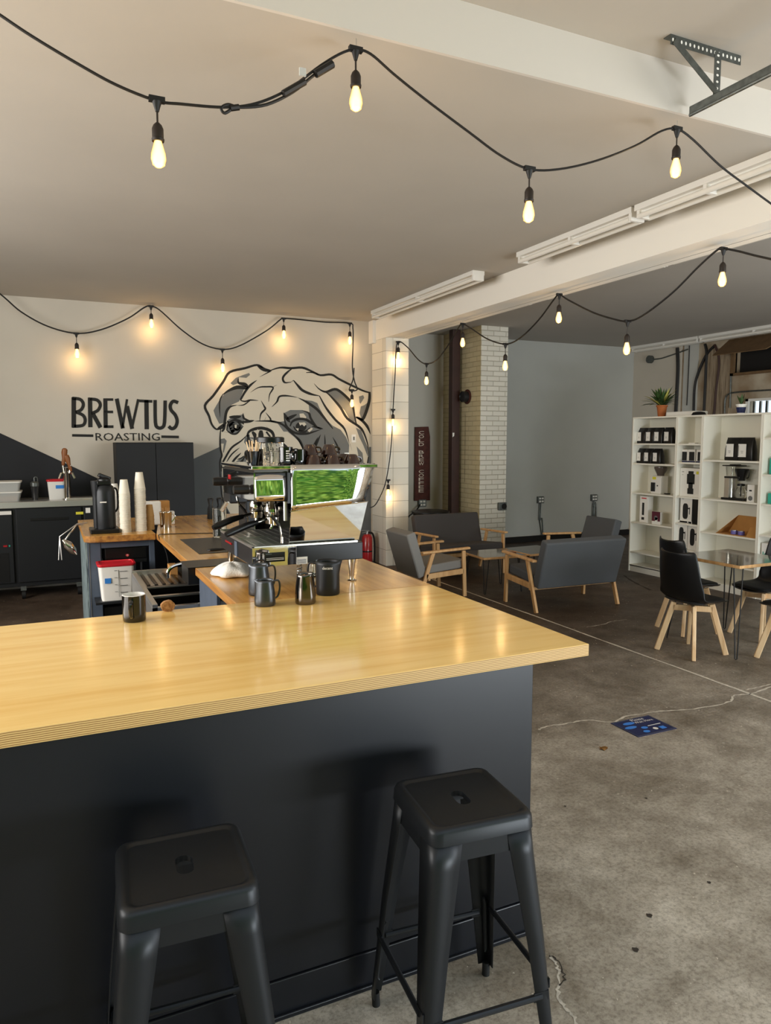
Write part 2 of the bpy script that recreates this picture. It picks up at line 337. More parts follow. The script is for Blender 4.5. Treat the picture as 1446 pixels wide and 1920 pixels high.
# column, beam, chimney
b=MB('block'); b.box(4.33,4.69,9.36,YB,0,3.24); b.use('block'); b.box(4.42,4.5,YB-.02,YB+.15,0,ZC); struct(b.build('wall_column',smooth=False,bevel=.008))
b=MB('beam'); b.box(4.33,4.69,2.99,YB,3.24,ZC); b.box(4.28,4.33,9.7,YB,3.2,ZC); b.use('mgrey'); b.box(4.595,4.599,2.99,9.4,3.2385,3.2405); struct(b.build('trim_2',smooth=False,bevel=.006))
b=MB('brick'); b.box(5.95,6.43,9.45,YA,0,ZC); b.use('brickY'); b.box(5.945,5.95,9.45,YA,0,ZC); b.use('crackd'); b.box(5.943,5.946,9.88,9.885,1.15,2.2)
struct(b.build('wall_chimney',smooth=False,bevel=.006))
t=thing('flue_collar','rusty round flue opening on the left face of the painted brick chimney','flue',(5.95,9.72,2.52))
p=ox(877,744,5.945)
b=MB('rust'); mx=Matrix.Rotation(-PI/2,4,'Y'); b.lathe([(.11,0),(.115,.01),(.1,.02),(.085,.02)],p,mx=mx); b.build('plate',t)
b=MB('bmetal'); b.lathe([(.082,0),(.085,.1),(.075,.105),(.07,.09),(.0,.085)],p,mx=mx); b.build('cap',t)
# brown downpipe
b=MB('pipe'); x0,x1=oy(845.5,800,10.0).x,oy(861,800,10.0).x; b.box(x0,x1-.01,9.96,10.08,0,ZC); b.use('whitep'); q=oy(850,815,9.96); b.poly([(q.x-.012,9.958,q.z-.04),(q.x+.015,9.958,q.z-.02),(q.x+.02,9.958,q.z+.03),(q.x-.014,9.958,q.z+.03)])
tag(b.build('steel_post',smooth=False,bevel=.01),'dark brown steel post standing left of the brick chimney','post')
# outside
b=MB(mat('driveway','b8b2a6',.9,noise=.15,nscale=4)); b.poly([(-30,-30,-.02),(30,-30,-.02),(30,YF,-.02),(-30,YF,-.02)]); struct(b.build('ground',smooth=False))
# ---- hedge outside behind the camera (seen mirrored in the machine)
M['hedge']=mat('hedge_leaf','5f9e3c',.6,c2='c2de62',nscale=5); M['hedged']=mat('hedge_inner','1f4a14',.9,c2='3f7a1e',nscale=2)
def leafball(c,r,n,parent,seed,sz=.14):
    rnd=random.Random(seed); b=MB('hedge')
    for i in range(n):
        u=rnd.uniform(-1,1); a=rnd.uniform(0,2*PI); q=math.sqrt(1-u*u); rr=rnd.uniform(.75,1.08)
        p=Vector((c[0]+r[0]*rr*q*math.cos(a),c[1]+r[1]*rr*q*math.sin(a),c[2]+r[2]*rr*u))
        if p.z<0.02: continue
        d=Vector((rnd.uniform(-1,1),rnd.uniform(-1,1),rnd.uniform(-1,.6))).normalized(); s_=d.orthogonal().normalized()*sz*.35; d*=sz
        b.poly([p,p+d*.5+s_,p+d,p+d*.5-s_])
    b.build('foliage',parent,smooth=False,fixn=False)
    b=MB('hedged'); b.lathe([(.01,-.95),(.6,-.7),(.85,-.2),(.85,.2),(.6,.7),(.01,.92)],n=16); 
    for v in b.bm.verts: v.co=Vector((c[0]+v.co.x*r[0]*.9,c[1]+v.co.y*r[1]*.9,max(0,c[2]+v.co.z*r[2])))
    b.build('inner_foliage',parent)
t=thing('hedge','tall bright green hedge across the driveway in front of the shop','hedge',(1,-8,0))
b=MB('hedge'); rnd=random.Random(4)
for i in range(14000):
    x=rnd.uniform(-12,12); z=rnd.uniform(0.1,5.6); y=-7.5+rnd.gauss(0,.22)+.35*math.sin(x*1.3+z)
    p=Vector((x,y,z)); d=Vector((rnd.uniform(-1,1),rnd.uniform(-.2,1),rnd.uniform(-1,.5))).normalized(); sz=rnd.uniform(.16,.32); s_=d.orthogonal().normalized()*sz*.3; d*=sz
    b.poly([p,p+d*.5+s_,p+d,p+d*.5-s_])
o=b.build('foliage',t,smooth=False,fixn=False); o['kind']='stuff'
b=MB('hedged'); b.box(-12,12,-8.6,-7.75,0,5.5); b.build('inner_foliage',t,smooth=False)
t=thing('shrub','green shrub outside beyond the barred window','shrub',(13.5,7,0)); leafball((13.5,7,1.5),(1.2,2.4,1.7),1500,t,77)

# ================================================================ MURAL
WY=YB-.004
def wp(x,y,off=0): p=oy(x,y,WY-off); return p
class Mural:
    def __init__(s,sx,sy,x0,y0): s.sx=sx; s.sy=sy; s.x0=x0; s.y0=y0
    def P(s,p,off=0): return wp(s.x0+p[0]/s.sx,s.y0+p[1]/s.sy,off)
    def fill(s,b,pts,off=0,smooth=2):
        b.poly([s.P(p,off) for p in pts])
    def stroke(s,b,pts,w,off=.002,taper=(0.15,.15),sm=4):
        P=[Vector((p[0],p[1],0)) for p in pts]
        if sm>1 and len(P)>2: P=cr(P,sm)
        n=len(P); Ls=[];Rs=[]
        for i,p in enumerate(P):
            d=P[min(i+1,n-1)]-P[max(i-1,0)]; d.normalize(); nn=Vector((-d.y,d.x,0)); t=i/(n-1)
            ww=w*.58*(taper[0]+(1-taper[0])*min(1,t*3.2))*(taper[1]+(1-taper[1])*min(1,(1-t)*3.2))
            Ls.append(s.P(p+nn*ww,off)); Rs.append(s.P(p-nn*ww,off))
        for i in range(n-1): b.poly([Ls[i],Rs[i],Rs[i+1],Ls[i+1]])
D=Mural(4.017,4.017,360,660)
mural=thing('bulldog_mural','large painted bulldog head mural in black, grey and white on the back wall','mural',wp(545,800))
b=MB('mdark'); b.poly([wp(-60,782),wp(0,812),wp(158,885),wp(232,920),wp(232,1060),wp(-60,1060)]); b.build('charcoal_paint',mural,smooth=False)
b=MB('mgrey2'); b.poly([wp(355,864),wp(366,859),wp(412,838),wp(696,838),wp(696,1055),wp(355,1055)]); b.build('slate_paint',mural,smooth=False)
b=MB('mwhite'); D.fill(b,[(490,100),(590,140),(700,118),(830,120),(960,170),(1050,170),(1210,255),(1340,305),(1335,390),(1300,490),(1340,600),(1330,800),(1300,960),(1250,1120),(1080,1280),(900,1330),(560,1340),(330,1290),(235,1120),(225,860),(215,620),(190,580),(150,540),(105,410),(240,220),(290,155)],.0005)
b.build('pale_paint',mural,smooth=False)
G=MB('mgrey')
for pts in (
 [(215,350),(260,300),(330,268),(395,272),(375,325),(355,372),(300,398),(262,440),(245,480),(235,535),(205,540),(175,480),(162,440),(185,400)],
 [(290,235),(330,195),(380,175),(430,158),(438,172),(410,195),(355,190),(350,235),(310,250)],
 [(855,362),(905,368),(945,385),(960,420),(1005,500),(1060,555),(1120,585),(1160,640),(1185,700),(1180,790),(1110,850),(930,850),(870,760),(820,690),(770,640),(720,600),(695,520),(690,462),(740,437),(830,437),(885,455),(880,400)],
 [(1015,300),(1080,275),(1130,310),(1200,370),(1225,470),(1235,530),(1190,510),(1150,440),(1080,370)],
 [(1300,400),(1325,380),(1305,480),(1275,500),(1262,460),(1272,410)],
 [(1258,335),(1290,325),(1298,345),(1270,390),(1262,380)],
 [(1235,570),(1275,590),(1300,660),(1325,720),(1325,790),(1290,700),(1260,640)],
 [(1240,710),(1285,760),(1295,850),(1265,850),(1255,790)],
 [(262,520),(300,490),(380,470),(395,520),(330,520),(275,560),(265,590),(300,620),(340,610),(390,560),(360,530)],
 [(218,655),(245,650),(262,670),(240,760),(220,740)],
 [(640,530),(700,520),(720,600),(690,600)],
 [(400,640),(620,650),(640,690),(600,720),(420,715),(392,680)],
 [(280,860),(340,820),(420,770),(400,860)]):
    D.fill(G,pts,.001)
G.use('mwhite')
for pts in ([(810,465),(840,462),(862,490),(855,505),(815,495)],[(590,700),(640,690),(700,722),(660,735),(600,722)],[(215,690),(240,690),(232,755),(222,745)]): D.fill(G,pts,.0015)
G.build('grey_paint',mural,smooth=False)
K=MB('mblack')
S=[([(590,142),(545,125),(490,98),(400,122),(285,152),(235,225),(160,330),(98,403),(128,480),(150,545),(185,582),(235,572)],16,(.6,.5)),
([(490,98),(540,132),(600,142)],22,(.3,.3)),([(575,145),(660,118),(745,122),(830,118),(895,142),(960,172)],15,(.3,.5)),
([(860,155),(910,155),(970,175),(1050,170),(1110,205),(1210,255),(1290,292),(1338,306)],14,(.3,.7)),
([(1338,300),(1335,370),(1305,470),(1280,508),(1240,490)],20,(.7,.5)),
([(590,145),(510,188)],12,(.8,.1)),([(490,212),(440,250),(400,300),(365,362)],15,(.1,.8)),([(365,365),(400,372),(440,362),(500,366)],10,(.5,.2)),([(350,200),(352,232),(400,245),(408,268),(340,266),(275,292),(235,320)],24,(.2,.2)),
([(235,315),(212,360),(208,420),(212,495)],9,(.5,.1)),([(340,400),(290,412),(260,450),(248,520),(242,575),(225,600)],18,(.1,.6)),
([(190,582),(225,560),(262,530)],20,(.4,.2)),([(216,580),(212,650),(215,730),(225,780),(210,830),(212,930)],12,(.5,.5)),
([(340,402),(390,398),(430,370),(440,365)],8,(.1,.3)),
([(440,305),(500,268),(560,262),(612,268),(585,320),(578,375)],10,(.1,.2)),([(600,268),(640,248)],8,(.5,.1)),
([(755,125),(715,155),(685,195),(700,230),(750,225)],14,(.4,.1)),([(690,185),(735,150)],6,(.2,.2)),
([(765,213),(800,255),(835,290),(900,318),(960,330)],17,(.3,.2)),([(735,235),(765,213)],8,(.1,.5)),
([(600,415),(640,375),(660,335),(720,330),(800,343)],12,(.1,.1)),([(655,350),(650,375)],6,(.1,.1)),
([(520,365),(545,410),(552,430),(520,465),(510,520)],12,(.1,.2)),([(555,455),(590,500),(600,520),(680,530)],10,(.1,.2)),([(545,520),(558,490)],7,(.2,.2)),
([(470,522),(520,520),(600,522),(680,545),(740,600),(800,660),(850,760)],13,(.1,.3)),
([(340,530),(420,525),(470,515)],16,(.5,.1)),([(385,460),(392,500),(440,520)],14,(.1,.3)),
([(280,490),(330,490),(370,485)],22,(.3,.2)),([(262,590),(275,540),(320,512),(370,525),(390,545)],16,(.4,.4)),([(262,590),(300,615),(340,612),(385,560)],12,(.4,.4)),
([(310,545),(322,580),(350,590)],16,(.4,.4)),([(352,530),(365,560),(350,590)],16,(.4,.4)),
([(240,600),(290,610)],7,(.2,.2)),
([(800,345),(860,375),(940,430),(1000,500),(1062,578)],17,(.1,.3)),
([(960,330),(1010,420),(1080,510),(1150,580),(1185,690)],15,(.4,.1)),
([(920,238),(960,280),(1010,300),(1075,280),(1120,300),(1180,355),(1210,400),(1225,480),(1240,550)],17,(.1,.4)),
([(975,290),(1020,310),(1070,360),(1120,420),(1170,500),(1250,555),(1290,600),(1325,700),(1330,800)],16,(.2,.1)),
([(1235,490),(1275,510),(1320,560),(1345,620)],18,(.5,.1)),([(1190,690),(1205,740)],6,(.3,.1)),([(1060,640),(1100,720),(1112,790)],11,(.1,.3)),
([(1000,620),(1002,700),(990,790)],9,(.1,.3)),([(970,620),(935,700),(915,760)],14,(.05,.6)),([(950,640),(918,710),(905,750)],14,(.05,.6)),([(990,580),(950,570),(905,560)],12,(.05,.4)),
([(692,455),(700,520),(720,570),(780,610),(860,615),(920,600),(975,582)],16,(.1,.1)),([(692,460),(715,500),(740,530)],20,(.2,.2)),
([(740,560),(755,525),(800,505),(860,510),(905,540),(930,560)],17,(.4,.3)),([(790,470),(730,500),(715,515)],22,(.2,.4)),([(830,440),(880,460),(895,500),(935,560),(975,580)],15,(.1,.2)),
([(765,560),(790,590),(850,600),(890,570)],14,(.4,.4)),
([(415,640),(430,600),(480,578),(540,575),(600,600),(618,650),(600,690)],20,(.5,.5)),([(425,620),(430,680),(480,700),(560,705),(605,690)],26,(.5,.5)),([(455,600),(480,640),(478,690)],26,(.5,.5)),([(520,590),(520,640),(530,695)],34,(.5,.5)),([(560,600),(590,640)],24,(.5,.5)),
([(415,625),(370,670),(300,720),(255,790),(225,850),(222,900)],13,(.2,.4)),([(360,720),(300,770),(260,830)],9,(.1,.2)),([(370,760),(320,810),(290,860)],14,(.2,.2)),([(340,810),(370,800),(395,780)],9,(.1,.1)),([(325,770),(350,750)],10,(.1,.1)),
([(620,655),(680,690),(720,730),(740,790)],18,(.3,.4)),([(780,630),(820,680),(850,765)],14,(.1,.4)),([(840,690),(900,760)],8,(.1,.2)),
([(225,870),(300,865),(370,830),(400,780)],16,(.4,.2)),([(600,600),(560,560)],8,(.3,.1))]
S+=[([(1330,790),(1300,960),(1250,1120),(1080,1280),(900,1330),(560,1340),(330,1290),(235,1120),(212,920)],14,(.5,.5)),([(600,700),(590,800),(560,880),(430,960),(330,940)],14,(.4,.2)),([(600,800),(680,900),(820,930),(900,860),(870,780)],15,(.4,.3)),([(440,990),(560,1040),(720,1040),(860,990)],16,(.2,.2)),([(1100,860),(1060,1000),(960,1120),(860,1200)],16,(.2,.2)),([(1240,860),(1210,1000),(1120,1130)],18,(.3,.1))]
for pts,w,tp in S: D.stroke(K,pts,w,.002,tp)
for c,r in (((340,570),26),((822,562),42)):
    K.poly([D.P((c[0]+r*math.cos(a),c[1]+r*.85*math.sin(a)),.002) for a in [2*PI*k/14 for k in range(14)]])
K.use('mwhite')
for pts in ([(805,530),(850,530),(862,545),(845,560),(830,545),(815,555)],[(870,590),(900,570),(912,578),(885,605)],[(780,575),(805,575),(800,595)],[(322,548),(338,550),(335,575),(322,570)],[(440,650),(462,660),(470,690),(460,690),(450,665)],[(525,660),(555,655),(545,675),(556,695),(546,695),(535,675)],[(487,590),(497,580),(500,640),(494,700),(486,640)]): D.fill(K,pts,.0035)
K.build('black_paint',mural,smooth=False)
# lettering
T=Mural(2.892,2.892,0,540)
let=thing('wall_lettering','black painted shop name in tall hand drawn capitals on the back wall','lettering',wp(235,790))
def letter(ch,strokes):
    b=MB('mblack')
    for pts,w,sm in strokes: T.stroke(b,pts,w,.002,(1,1),sm)
    b.build('letter_'+ch,let,smooth=False)
letter('b',[([(400,592),(400,757)],21,1),([(392,598),(435,604),(452,630),(440,660),(410,674)],15,4),([(410,672),(450,690),(462,718),(448,745),(392,750)],15,4)])
letter('r',[([(488,594),(490,755)],20,1),([(480,602),(525,607),(544,632),(530,664),(496,680)],15,4),([(503,680),(545,757)],19,1)])
letter('e',[([(571,598),(573,759)],19,1),([(565,605),(614,605)],12,1),([(565,672),(613,672)],12,1),([(565,752),(615,752)],13,1)])
letter('w',[([(633,600),(666,762)],18,1),([(664,758),(689,603)],11,1),([(689,640),(717,764)],18,1),([(715,760),(750,603)],12,1)])
letter('t',[([(756,612),(826,615)],13,1),([(794,608),(796,766)],20,1)])
letter('u',[([(841,607),(843,730),(856,757),(878,757),(892,730),(896,610)],16,3)])
letter('s',[([(966,622),(940,614),(924,635),(928,662),(950,688),(961,720),(952,752),(932,763),(915,750)],16,4)])
for ch,s_ in (('left',[(391,799),(506,801)]),('right',[(875,806),(970,808)])):
    b=MB('mblack'); T.stroke(b,s_,12,.002,(1,1),1); b.build('dash',let,smooth=False)
b=MB('mblack'); a=T.P((518,806)); c=T.P((866,808)); mid=(a+c)/2; hgt=(T.P((690,786))-T.P((690,827))).length
b.text('ROASTING',mid,(1,0,0),(0,0,1),hgt,(c-a).length,off=.003); b.build('small_lettering',let,smooth=False)
# light switch
q=wp(663,822); t=thing('light_switch','small light switch plate on the right cheek of the bulldog mural','switch',q)
MB('whitep').box(q.x-.035,q.x+.035,WY-.012,WY-.004,q.z-.058,q.z+.058).build('plate',t,smooth=False,bevel=.003); MB('mgrey').box(q.x-.01,q.x+.01,WY-.02,WY-.012,q.z-.025,q.z+.025).build('toggle',t,smooth=False)
# ================================================================ BAR
ZT=1.072; TH=.045
t=thing('bar_counter','long front bar with glossy plywood top and black painted front','bar counter',(0,2.6,0))
def slab(nm,pts,z0,z1,top,edge,parent,bevel=.003):
    b=MB(top); b.prism(pts,z0,z1); b.bm.faces.ensure_lookup_table()
    b.use(edge); 
    for f in b.bm.faces:
        f.normal_update()
        if abs(f.normal.z)<.5: f.material_index=b.mi
    return b.build(nm,parent,smooth=False,bevel=bevel)
slab('countertop',[(-2.4,2.047),(1.769,2.047),(1.767,3.252),(-2.4,3.252)],ZT-TH,ZT,'ply','plye',t)
MB('black').box(-2.3,1.537,2.07,2.09,.13,ZT-TH).build('front_panel',t,smooth=False,bevel=.002)
MB('black').box(1.515,1.537,2.09,3.2,.0,ZT-TH).build('side_panel',t,smooth=False,bevel=.002)
MB('black').box(-2.3,1.540,2.063,2.09,.005,.128).build('kick_board',t,smooth=False,bevel=.003)
b=MB('black'); b.beam((-2.3,2.058,.008),(1.542,2.058,.008),.012,.016); b.build('floor_trim',t,bevel=.003)
MB('bluegrey').box(-2.3,1.5,3.1,3.15,0,ZT-TH).build('back_panel',t,smooth=False)
# side counter carrying the machine, running back
t=thing('service_counter','worn plywood service counter running back from the bar under the espresso machine','counter',(1.25,5.2,0))
slab('countertop',[(.745,3.254),(1.767,3.254),(1.767,7.3),(.94,7.3),(.745,5.98),(.745,4.52),(.95,4.52),(.95,4.28),(.745,4.28)],ZT-TH,ZT,'ply2','osb',t)
MB('bluegrey').box(.765,.785,3.78,4.27,0,ZT-TH).build('gable',t,smooth=False,bevel=.002)
MB('bluegrey').box(1.24,1.26,4.3,6.0,0,ZT-TH).build('inner_panel',t,smooth=False)
MB('bluegrey').box(1.55,1.6,3.25,7.2,0,ZT-TH).build('outer_panel',t,smooth=False)
MB('bluegrey').box(.76,1.5,7.2,7.25,0,ZT-TH).build('end_panel',t,smooth=False)
b=MB('blackp'); b.box(.705,.95,4.285,4.515,ZT-.10,ZT-.002); b.box(.70,1.05,4.27,4.53,ZT,ZT+.004); b.build('knock_box',t,smooth=False,bevel=.002)
b=MB('bmetal'); q=[oz(333,1010,ZT),oz(385,1008,ZT),oz(402,1033,ZT),oz(363,1038,ZT)]
b.box(.86,1.14,4.78,5.55,ZT-.001,ZT+.003); tag(b.build('rinser_plate',smooth=False,bevel=.001),'perforated dark steel plate let into the service counter','plate')
tt=thing('tamper','black handled steel tamper at the end of the dark counter plate','tamper',(1.06,4.68,ZT+.004))
b=MB('steel'); b.cyl((1.06,4.68,ZT+.004),(1.06,4.68,ZT+.03),.029); b.build('base',tt,bevel=.002); b=MB('blackp'); b.lathe([(.012,.03),(.014,.06),(.024,.075),(.02,.1),(.005,.105)],(1.06,4.68,ZT+.002)); b.build('handle',tt)
tt=thing('brush','black long handled brush lying on the counter plate','brush',(.98,4.74,ZT+.006))
b=MB('blackp'); b.lathe([(.0,-.06),(.02,-.04),(.024,0),(.014,.05),(.008,.1),(.0,.11)],(.96,4.74,ZT+.03),mx=Matrix.Rotation(PI/2,4,'Y'),sx=.5); b.build('body',tt)
# register counter (left branch)
t=thing('register_counter','small open counter with rounded plywood top and blue grey legs holding the cups','counter',(.48,6.7,0))
fy=6.0
pts=[(.741,7.33),(.21,7.33),(.212,6.1)]+[(.212+.08-.08*math.cos(a),6.02+.08-.08*math.sin(a)) for a in [R(x) for x in (0,30,60,90)]]+[(.741,fy+.0)]
slab('countertop',pts,ZT-.05,ZT,'ply2','osb',t)
for nm,x0,x1,y0,y1 in (('leg',.235,.33,6.08,6.13),('leg',.70,.74,6.08,6.13),('leg',.235,.28,7.2,7.25),('leg',.70,.74,7.2,7.25)): MB('bluegrey').box(x0,x1,y0,y1,0,ZT-.05).build(nm,t,smooth=False,bevel=.002)
MB(mat('flaking_panel','8b9c9c',.8,c2='39434a',nscale=9,stretch=(6,6,1))).box(.222,.234,6.08,7.28,0.02,ZT-.05).build('side_panel',t,smooth=False)
MB('bluegrey').box(.33,.74,6.085,6.10,ZT-.105,ZT-.052).build('rail',t,smooth=False)
MB('blackm').box(.27,.69,5.86,7.2,.56,.58).build('shelf',t,smooth=False,bevel=.002)
MB('blackp').box(.34,.69,6.14,6.9,.02,.48).build('lower_box',t,smooth=False,bevel=.004)
MB('steel').box(.245,.248,6.075,6.079,.02,ZT-.06).build('cable',t,smooth=False)
tt=thing('cash_drawer','black metal cash drawer with round key lock under the cup counter','cash drawer',(.5,6.4,.86))
MB('blackp').box(.36,.68,6.12,6.5,.86,.965).build('body',tt,smooth=False,bevel=.004); MB('blackp').box(.365,.675,6.108,6.12,.868,.955).build('drawer_front',tt,smooth=False,bevel=.003)
MB('chrome').cyl((.53,6.108,.9),(.53,6.098,.9),.014).build('lock',tt)
MB('blackm').box(.36,.68,6.12,6.5,.83,.86).build('bracket',tt,smooth=False)
def foodbox(loc,sx,sy,h,red,label,rz=0):
    t=thing('food_storage_box',label,'storage box',loc,rz)
    b=MB('white' if red else 'frost')
    b.rings([[(x*k,y*k,z) for x,y in rrect(sx/2,sy/2,.025)] for k,z in ((.86,0),(.93,h*.5),(1,h))]); b.build('tub',t,local=True,ang=50)
    b=MB('red' if red else 'white'); b.rings([[(x*k,y*k,z) for x,y in rrect(sx/2,sy/2,.03)] for k,z in ((1.03,h-.008),(1.08,h),(1.08,h+.012),(.95,h+.014),(.93,h+.006))]); b.build('lid',t,local=True)
    return t
t=foodbox((.43,5.965,.582),.26,.20,.275,True,'square white food storage box with bright red lid on the shelf under the cups',R(0))
b=MB('ink'); 
for k in range(4):
    z=.06+.055*k; b.box(.02,.075,-.1015,-.0975,z,z+.003); b.box(-.02,.0,-.1015,-.0975,z+.01,z+.012)
b.box(.01,.012,-.1015,-.0975,.03,.24); b.build('scale_marks',t,local=True,smooth=False)
MB('bluel').box(-.09,-.045,-.1015,-.0975,.14,.18).build('label',t,local=True,smooth=False)
# wooden block and pvc tube below
q=oz(275,1070,.9); t=tag(MB('card').box(.745,.80,5.3,5.42,.84,.92).build('wood_block',smooth=False,bevel=.002),'small drilled wooden block behind the sink','wood block')
# sink
t=thing('bar_sink','stainless two compartment bar sink with ribbed drainboard behind the bar','sink',(.65,4.5,.0))
b=MB('steel'); sx0,sx1,sy0,sy1,sz=.50,1.2,4.30,5.45,.85
b.box(sx0,sx1,4.95,sy1,sz-.02,sz); b.box(sx0,sx0+.03,sy0,sy1,sz-.02,sz+.02); b.box(sx0,sx1,sy1-.02,sy1,sz,sz+.03)
for y in (4.30,4.62,4.93): b.box(sx0,sx1,y,y+.04,sz-.02,sz)
b.box(sx1-.03,sx1,sy0,sy1,sz-.02,sz+.02); b.box(sx0-.002,sx0,sy0,sy1,sz-.35,sz); b.build('frame',t,smooth=False,bevel=.004)
b=MB('dsteel')
for y0,y1 in ((4.34,4.62),(4.66,4.93)):
    b.box(sx0+.03,sx1-.03,y0,y1,sz-.28,sz-.27); b.box(sx0+.03,sx0+.035,y0,y1,sz-.28,sz-.01); b.box(sx0+.03,sx1-.03,y1-.005,y1,sz-.28,sz-.01); b.box(sx0+.03,sx1-.03,y0,y0+.005,sz-.28,sz-.01); b.box(sx1-.035,sx1-.03,y0,y1,sz-.28,sz-.01)
b.build('basins',t,smooth=False)
b=MB('dsteel')
for k in range(13): x=.55+k*.05; b.box(x,x+.022,4.98,5.4,sz,sz+.008)
b.build('drainboard_ribs',t,smooth=False,bevel=.003)
b=MB('chrome'); b.tube(cr([(.86,4.72,sz+.02),(.86,4.72,sz+.16),(.80,4.72,sz+.18),(.70,4.72,sz+.17),(.655,4.72,sz+.14),(.65,4.72,sz+.09)],5),.011,10); b.build('faucet',t)
for x,y in ((.53,4.36),(.53,5.38),(1.15,4.36),(1.15,5.38)): MB('steel').cyl((x,y,0),(x,y,sz-.02),.018).build('leg',t)
t=thing('hand_sink','small steel hand basin under the service counter beside the bar','sink',(.95,3.45,.7))
b=MB('steel'); b.lathe([(.17,0),(.165,-.01),(.15,-.10),(.05,-.115),(0,-.115)],(.94,3.5,.86),cap0=False,cap1=False); b.box(.77,.80,3.3,3.7,.85,.865); b.box(1.1,1.2,3.3,3.7,.85,.865); b.build('bowl',t,solid=.003)
MB('chrome').tube(cr([(.93,3.68,.86),(.93,3.68,.93),(.93,3.62,.95),(.93,3.57,.92)],4),.01).build('tap',t); b=MB('steel'); b.box(.85,1.05,3.42,3.58,.0,.74); b.build('pedestal',t,smooth=False)
# mug
def cup_handle(b,c,r,z0,z1,out,ang,rad,n=8):
    dx,dy=math.cos(ang),math.sin(ang)
    P=[(c[0]+dx*(r-.003),c[1]+dy*(r-.003),z1),(c[0]+dx*(r+out*.8),c[1]+dy*(r+out*.8),z1+.002),(c[0]+dx*(r+out),c[1]+dy*(r+out),(z0+z1)/2+.01),(c[0]+dx*(r+out*.7),c[1]+dy*(r+out*.7),z0+.01),(c[0]+dx*(r-.003),c[1]+dy*(r-.003),z0)]
    b.tube(cr(P,5),rad,n); return b
def mug(x,y,z,r,h,label,outer,inner,ang,name='mug',cat='mug',group=None,logo=None):
    t=thing(name,label,cat,(x,y,z),group=group); c=(x,y,z)
    b=MB(outer); b.lathe([(r*.9,0),(r*.97,.004),(r*1.0,h*.3),(r,h-.002)],c,cap1=False); b.use(inner); b.lathe([(r,h-.002),(r*.93,h),(r*.9,h*.9),(r*.88,.01),(0,.008)],c,cap0=False,cap1=False); b.build('body',t,ang=60)
    b=MB(outer); cup_handle(b,c,r,z+h*.22,z+h*.8,h*.32,ang,.008); b.build('handle',t); return t
mug(.290,3.118,ZT,.047,.112,'glossy black coffee mug with white inside alone on the bar top',mat('mug_black','0c0b0a',.12,coat=.5),'white',R(-105))
# cork stub
q=oz(315,1146,ZT); b=MB('cork'); b.rings([[ (q.x+x,q.y+.01*k,q.z+.024+z) for x,z in [((.030+.0015*math.sin(7*a))*math.cos(a),(.025+.0015*math.cos(5*a))*math.sin(a)) for a in [2*PI*i/18 for i in range(18)]]] for k in (-1.2,-.8,.8,1.2)]); tag(b.build('biscuit',bevel=.002,ang=50),'half eaten crumbly biscuit standing on the back edge of the bar','biscuit')
# pitchers
def pitcher(x,y,r,h,label,mt,ang,hmt=None,straight=False):
    t=thing('milk_pitcher',label,'pitcher',(x,y,ZT)); c=(x,y,ZT)
    b=MB(mt); rt=r*(1 if straight else .80)
    A=[];n=36
    prof=[(r*.93,0),(r,.006),(r*1.0,h*.25),(r*(.99 if straight else .93),h*.6),(rt,h*.9),(rt,h)]
    sp=ang+PI
    for rr,z in prof:
        ring=[]
        for i in range(n):
            a=2*PI*i/n; d=abs((a-sp+PI)%(2*PI)-PI); k=max(0,1-d/.45)*max(0,(z/h-.7)/.3)
            ring.append((x+(rr+k*r*.3)*math.cos(a),y+(rr+k*r*.3)*math.sin(a),ZT+z+k*.004))
        A.append(ring)
    b.rings(A,True,True,False); b.build('body',t,ang=60,solid=.0015)
    MB('steel').lathe([(0,.004),(r*.9,.004)],c,cap0=False,cap1=False).build('inside_base',t)
    b=MB(hmt or mt); cup_handle(b,c,rt,ZT+h*.2,ZT+h*.88,r*.8,ang,.0045); b.build('handle',t); return t
pitcher(.858,3.165,.047,.118,'small matte black milk pitcher in front, leftmost on the bar','gmetal',R(10))
pitcher(.895,3.40,.052,.15,'taller matte black milk pitcher partly behind the small matte one','gmetal',R(5))
pitcher(1.037,3.125,.047,.140,'shiny dark steel milk pitcher in the middle of the bar','shiny',R(100),'steel')
t=pitcher(1.20,3.27,.057,.165,'large black knock out jug with white lettering beside the machine foot','bmetal',R(140),'bmetal',True)
nrm=Vector((-.35,-.94,0)).normalized(); xd=Vector((-nrm.y,nrm.x,0)); 
b=MB('whitep'); b.text('decent',Vector((1.20,3.27,ZT+.137))+nrm*.0585,xd,(0,0,1),.014,.05); b.box(0,0,0,0,0,0); b.build('lettering',t,smooth=False)
# cloth
q=oz(436,1080,ZT); b=MB('cloth'); rnd=random.Random(5); A=[]
for k,(rr,z) in enumerate(((.09,.0),(.105,.012),(.098,.035),(.075,.058),(.04,.072),(.01,.075))):
    A.append([(q.x+rr*(1+.22*math.sin(3*a+k*.7)+.1*math.sin(7*a+k))*math.cos(a)*1.05,q.y+rr*(1+.2*math.cos(2*a+k)+.1*math.sin(5*a))*math.sin(a)*1.1,ZT+.001+z*(1+.12*math.sin(4*a+k)) ) for a in [2*PI*i/28 for i in range(28)]])
b.rings(A); tag(b.build('bar_cloth',ang=80,sub=1),'crumpled white bar cloth on the service counter','cloth')
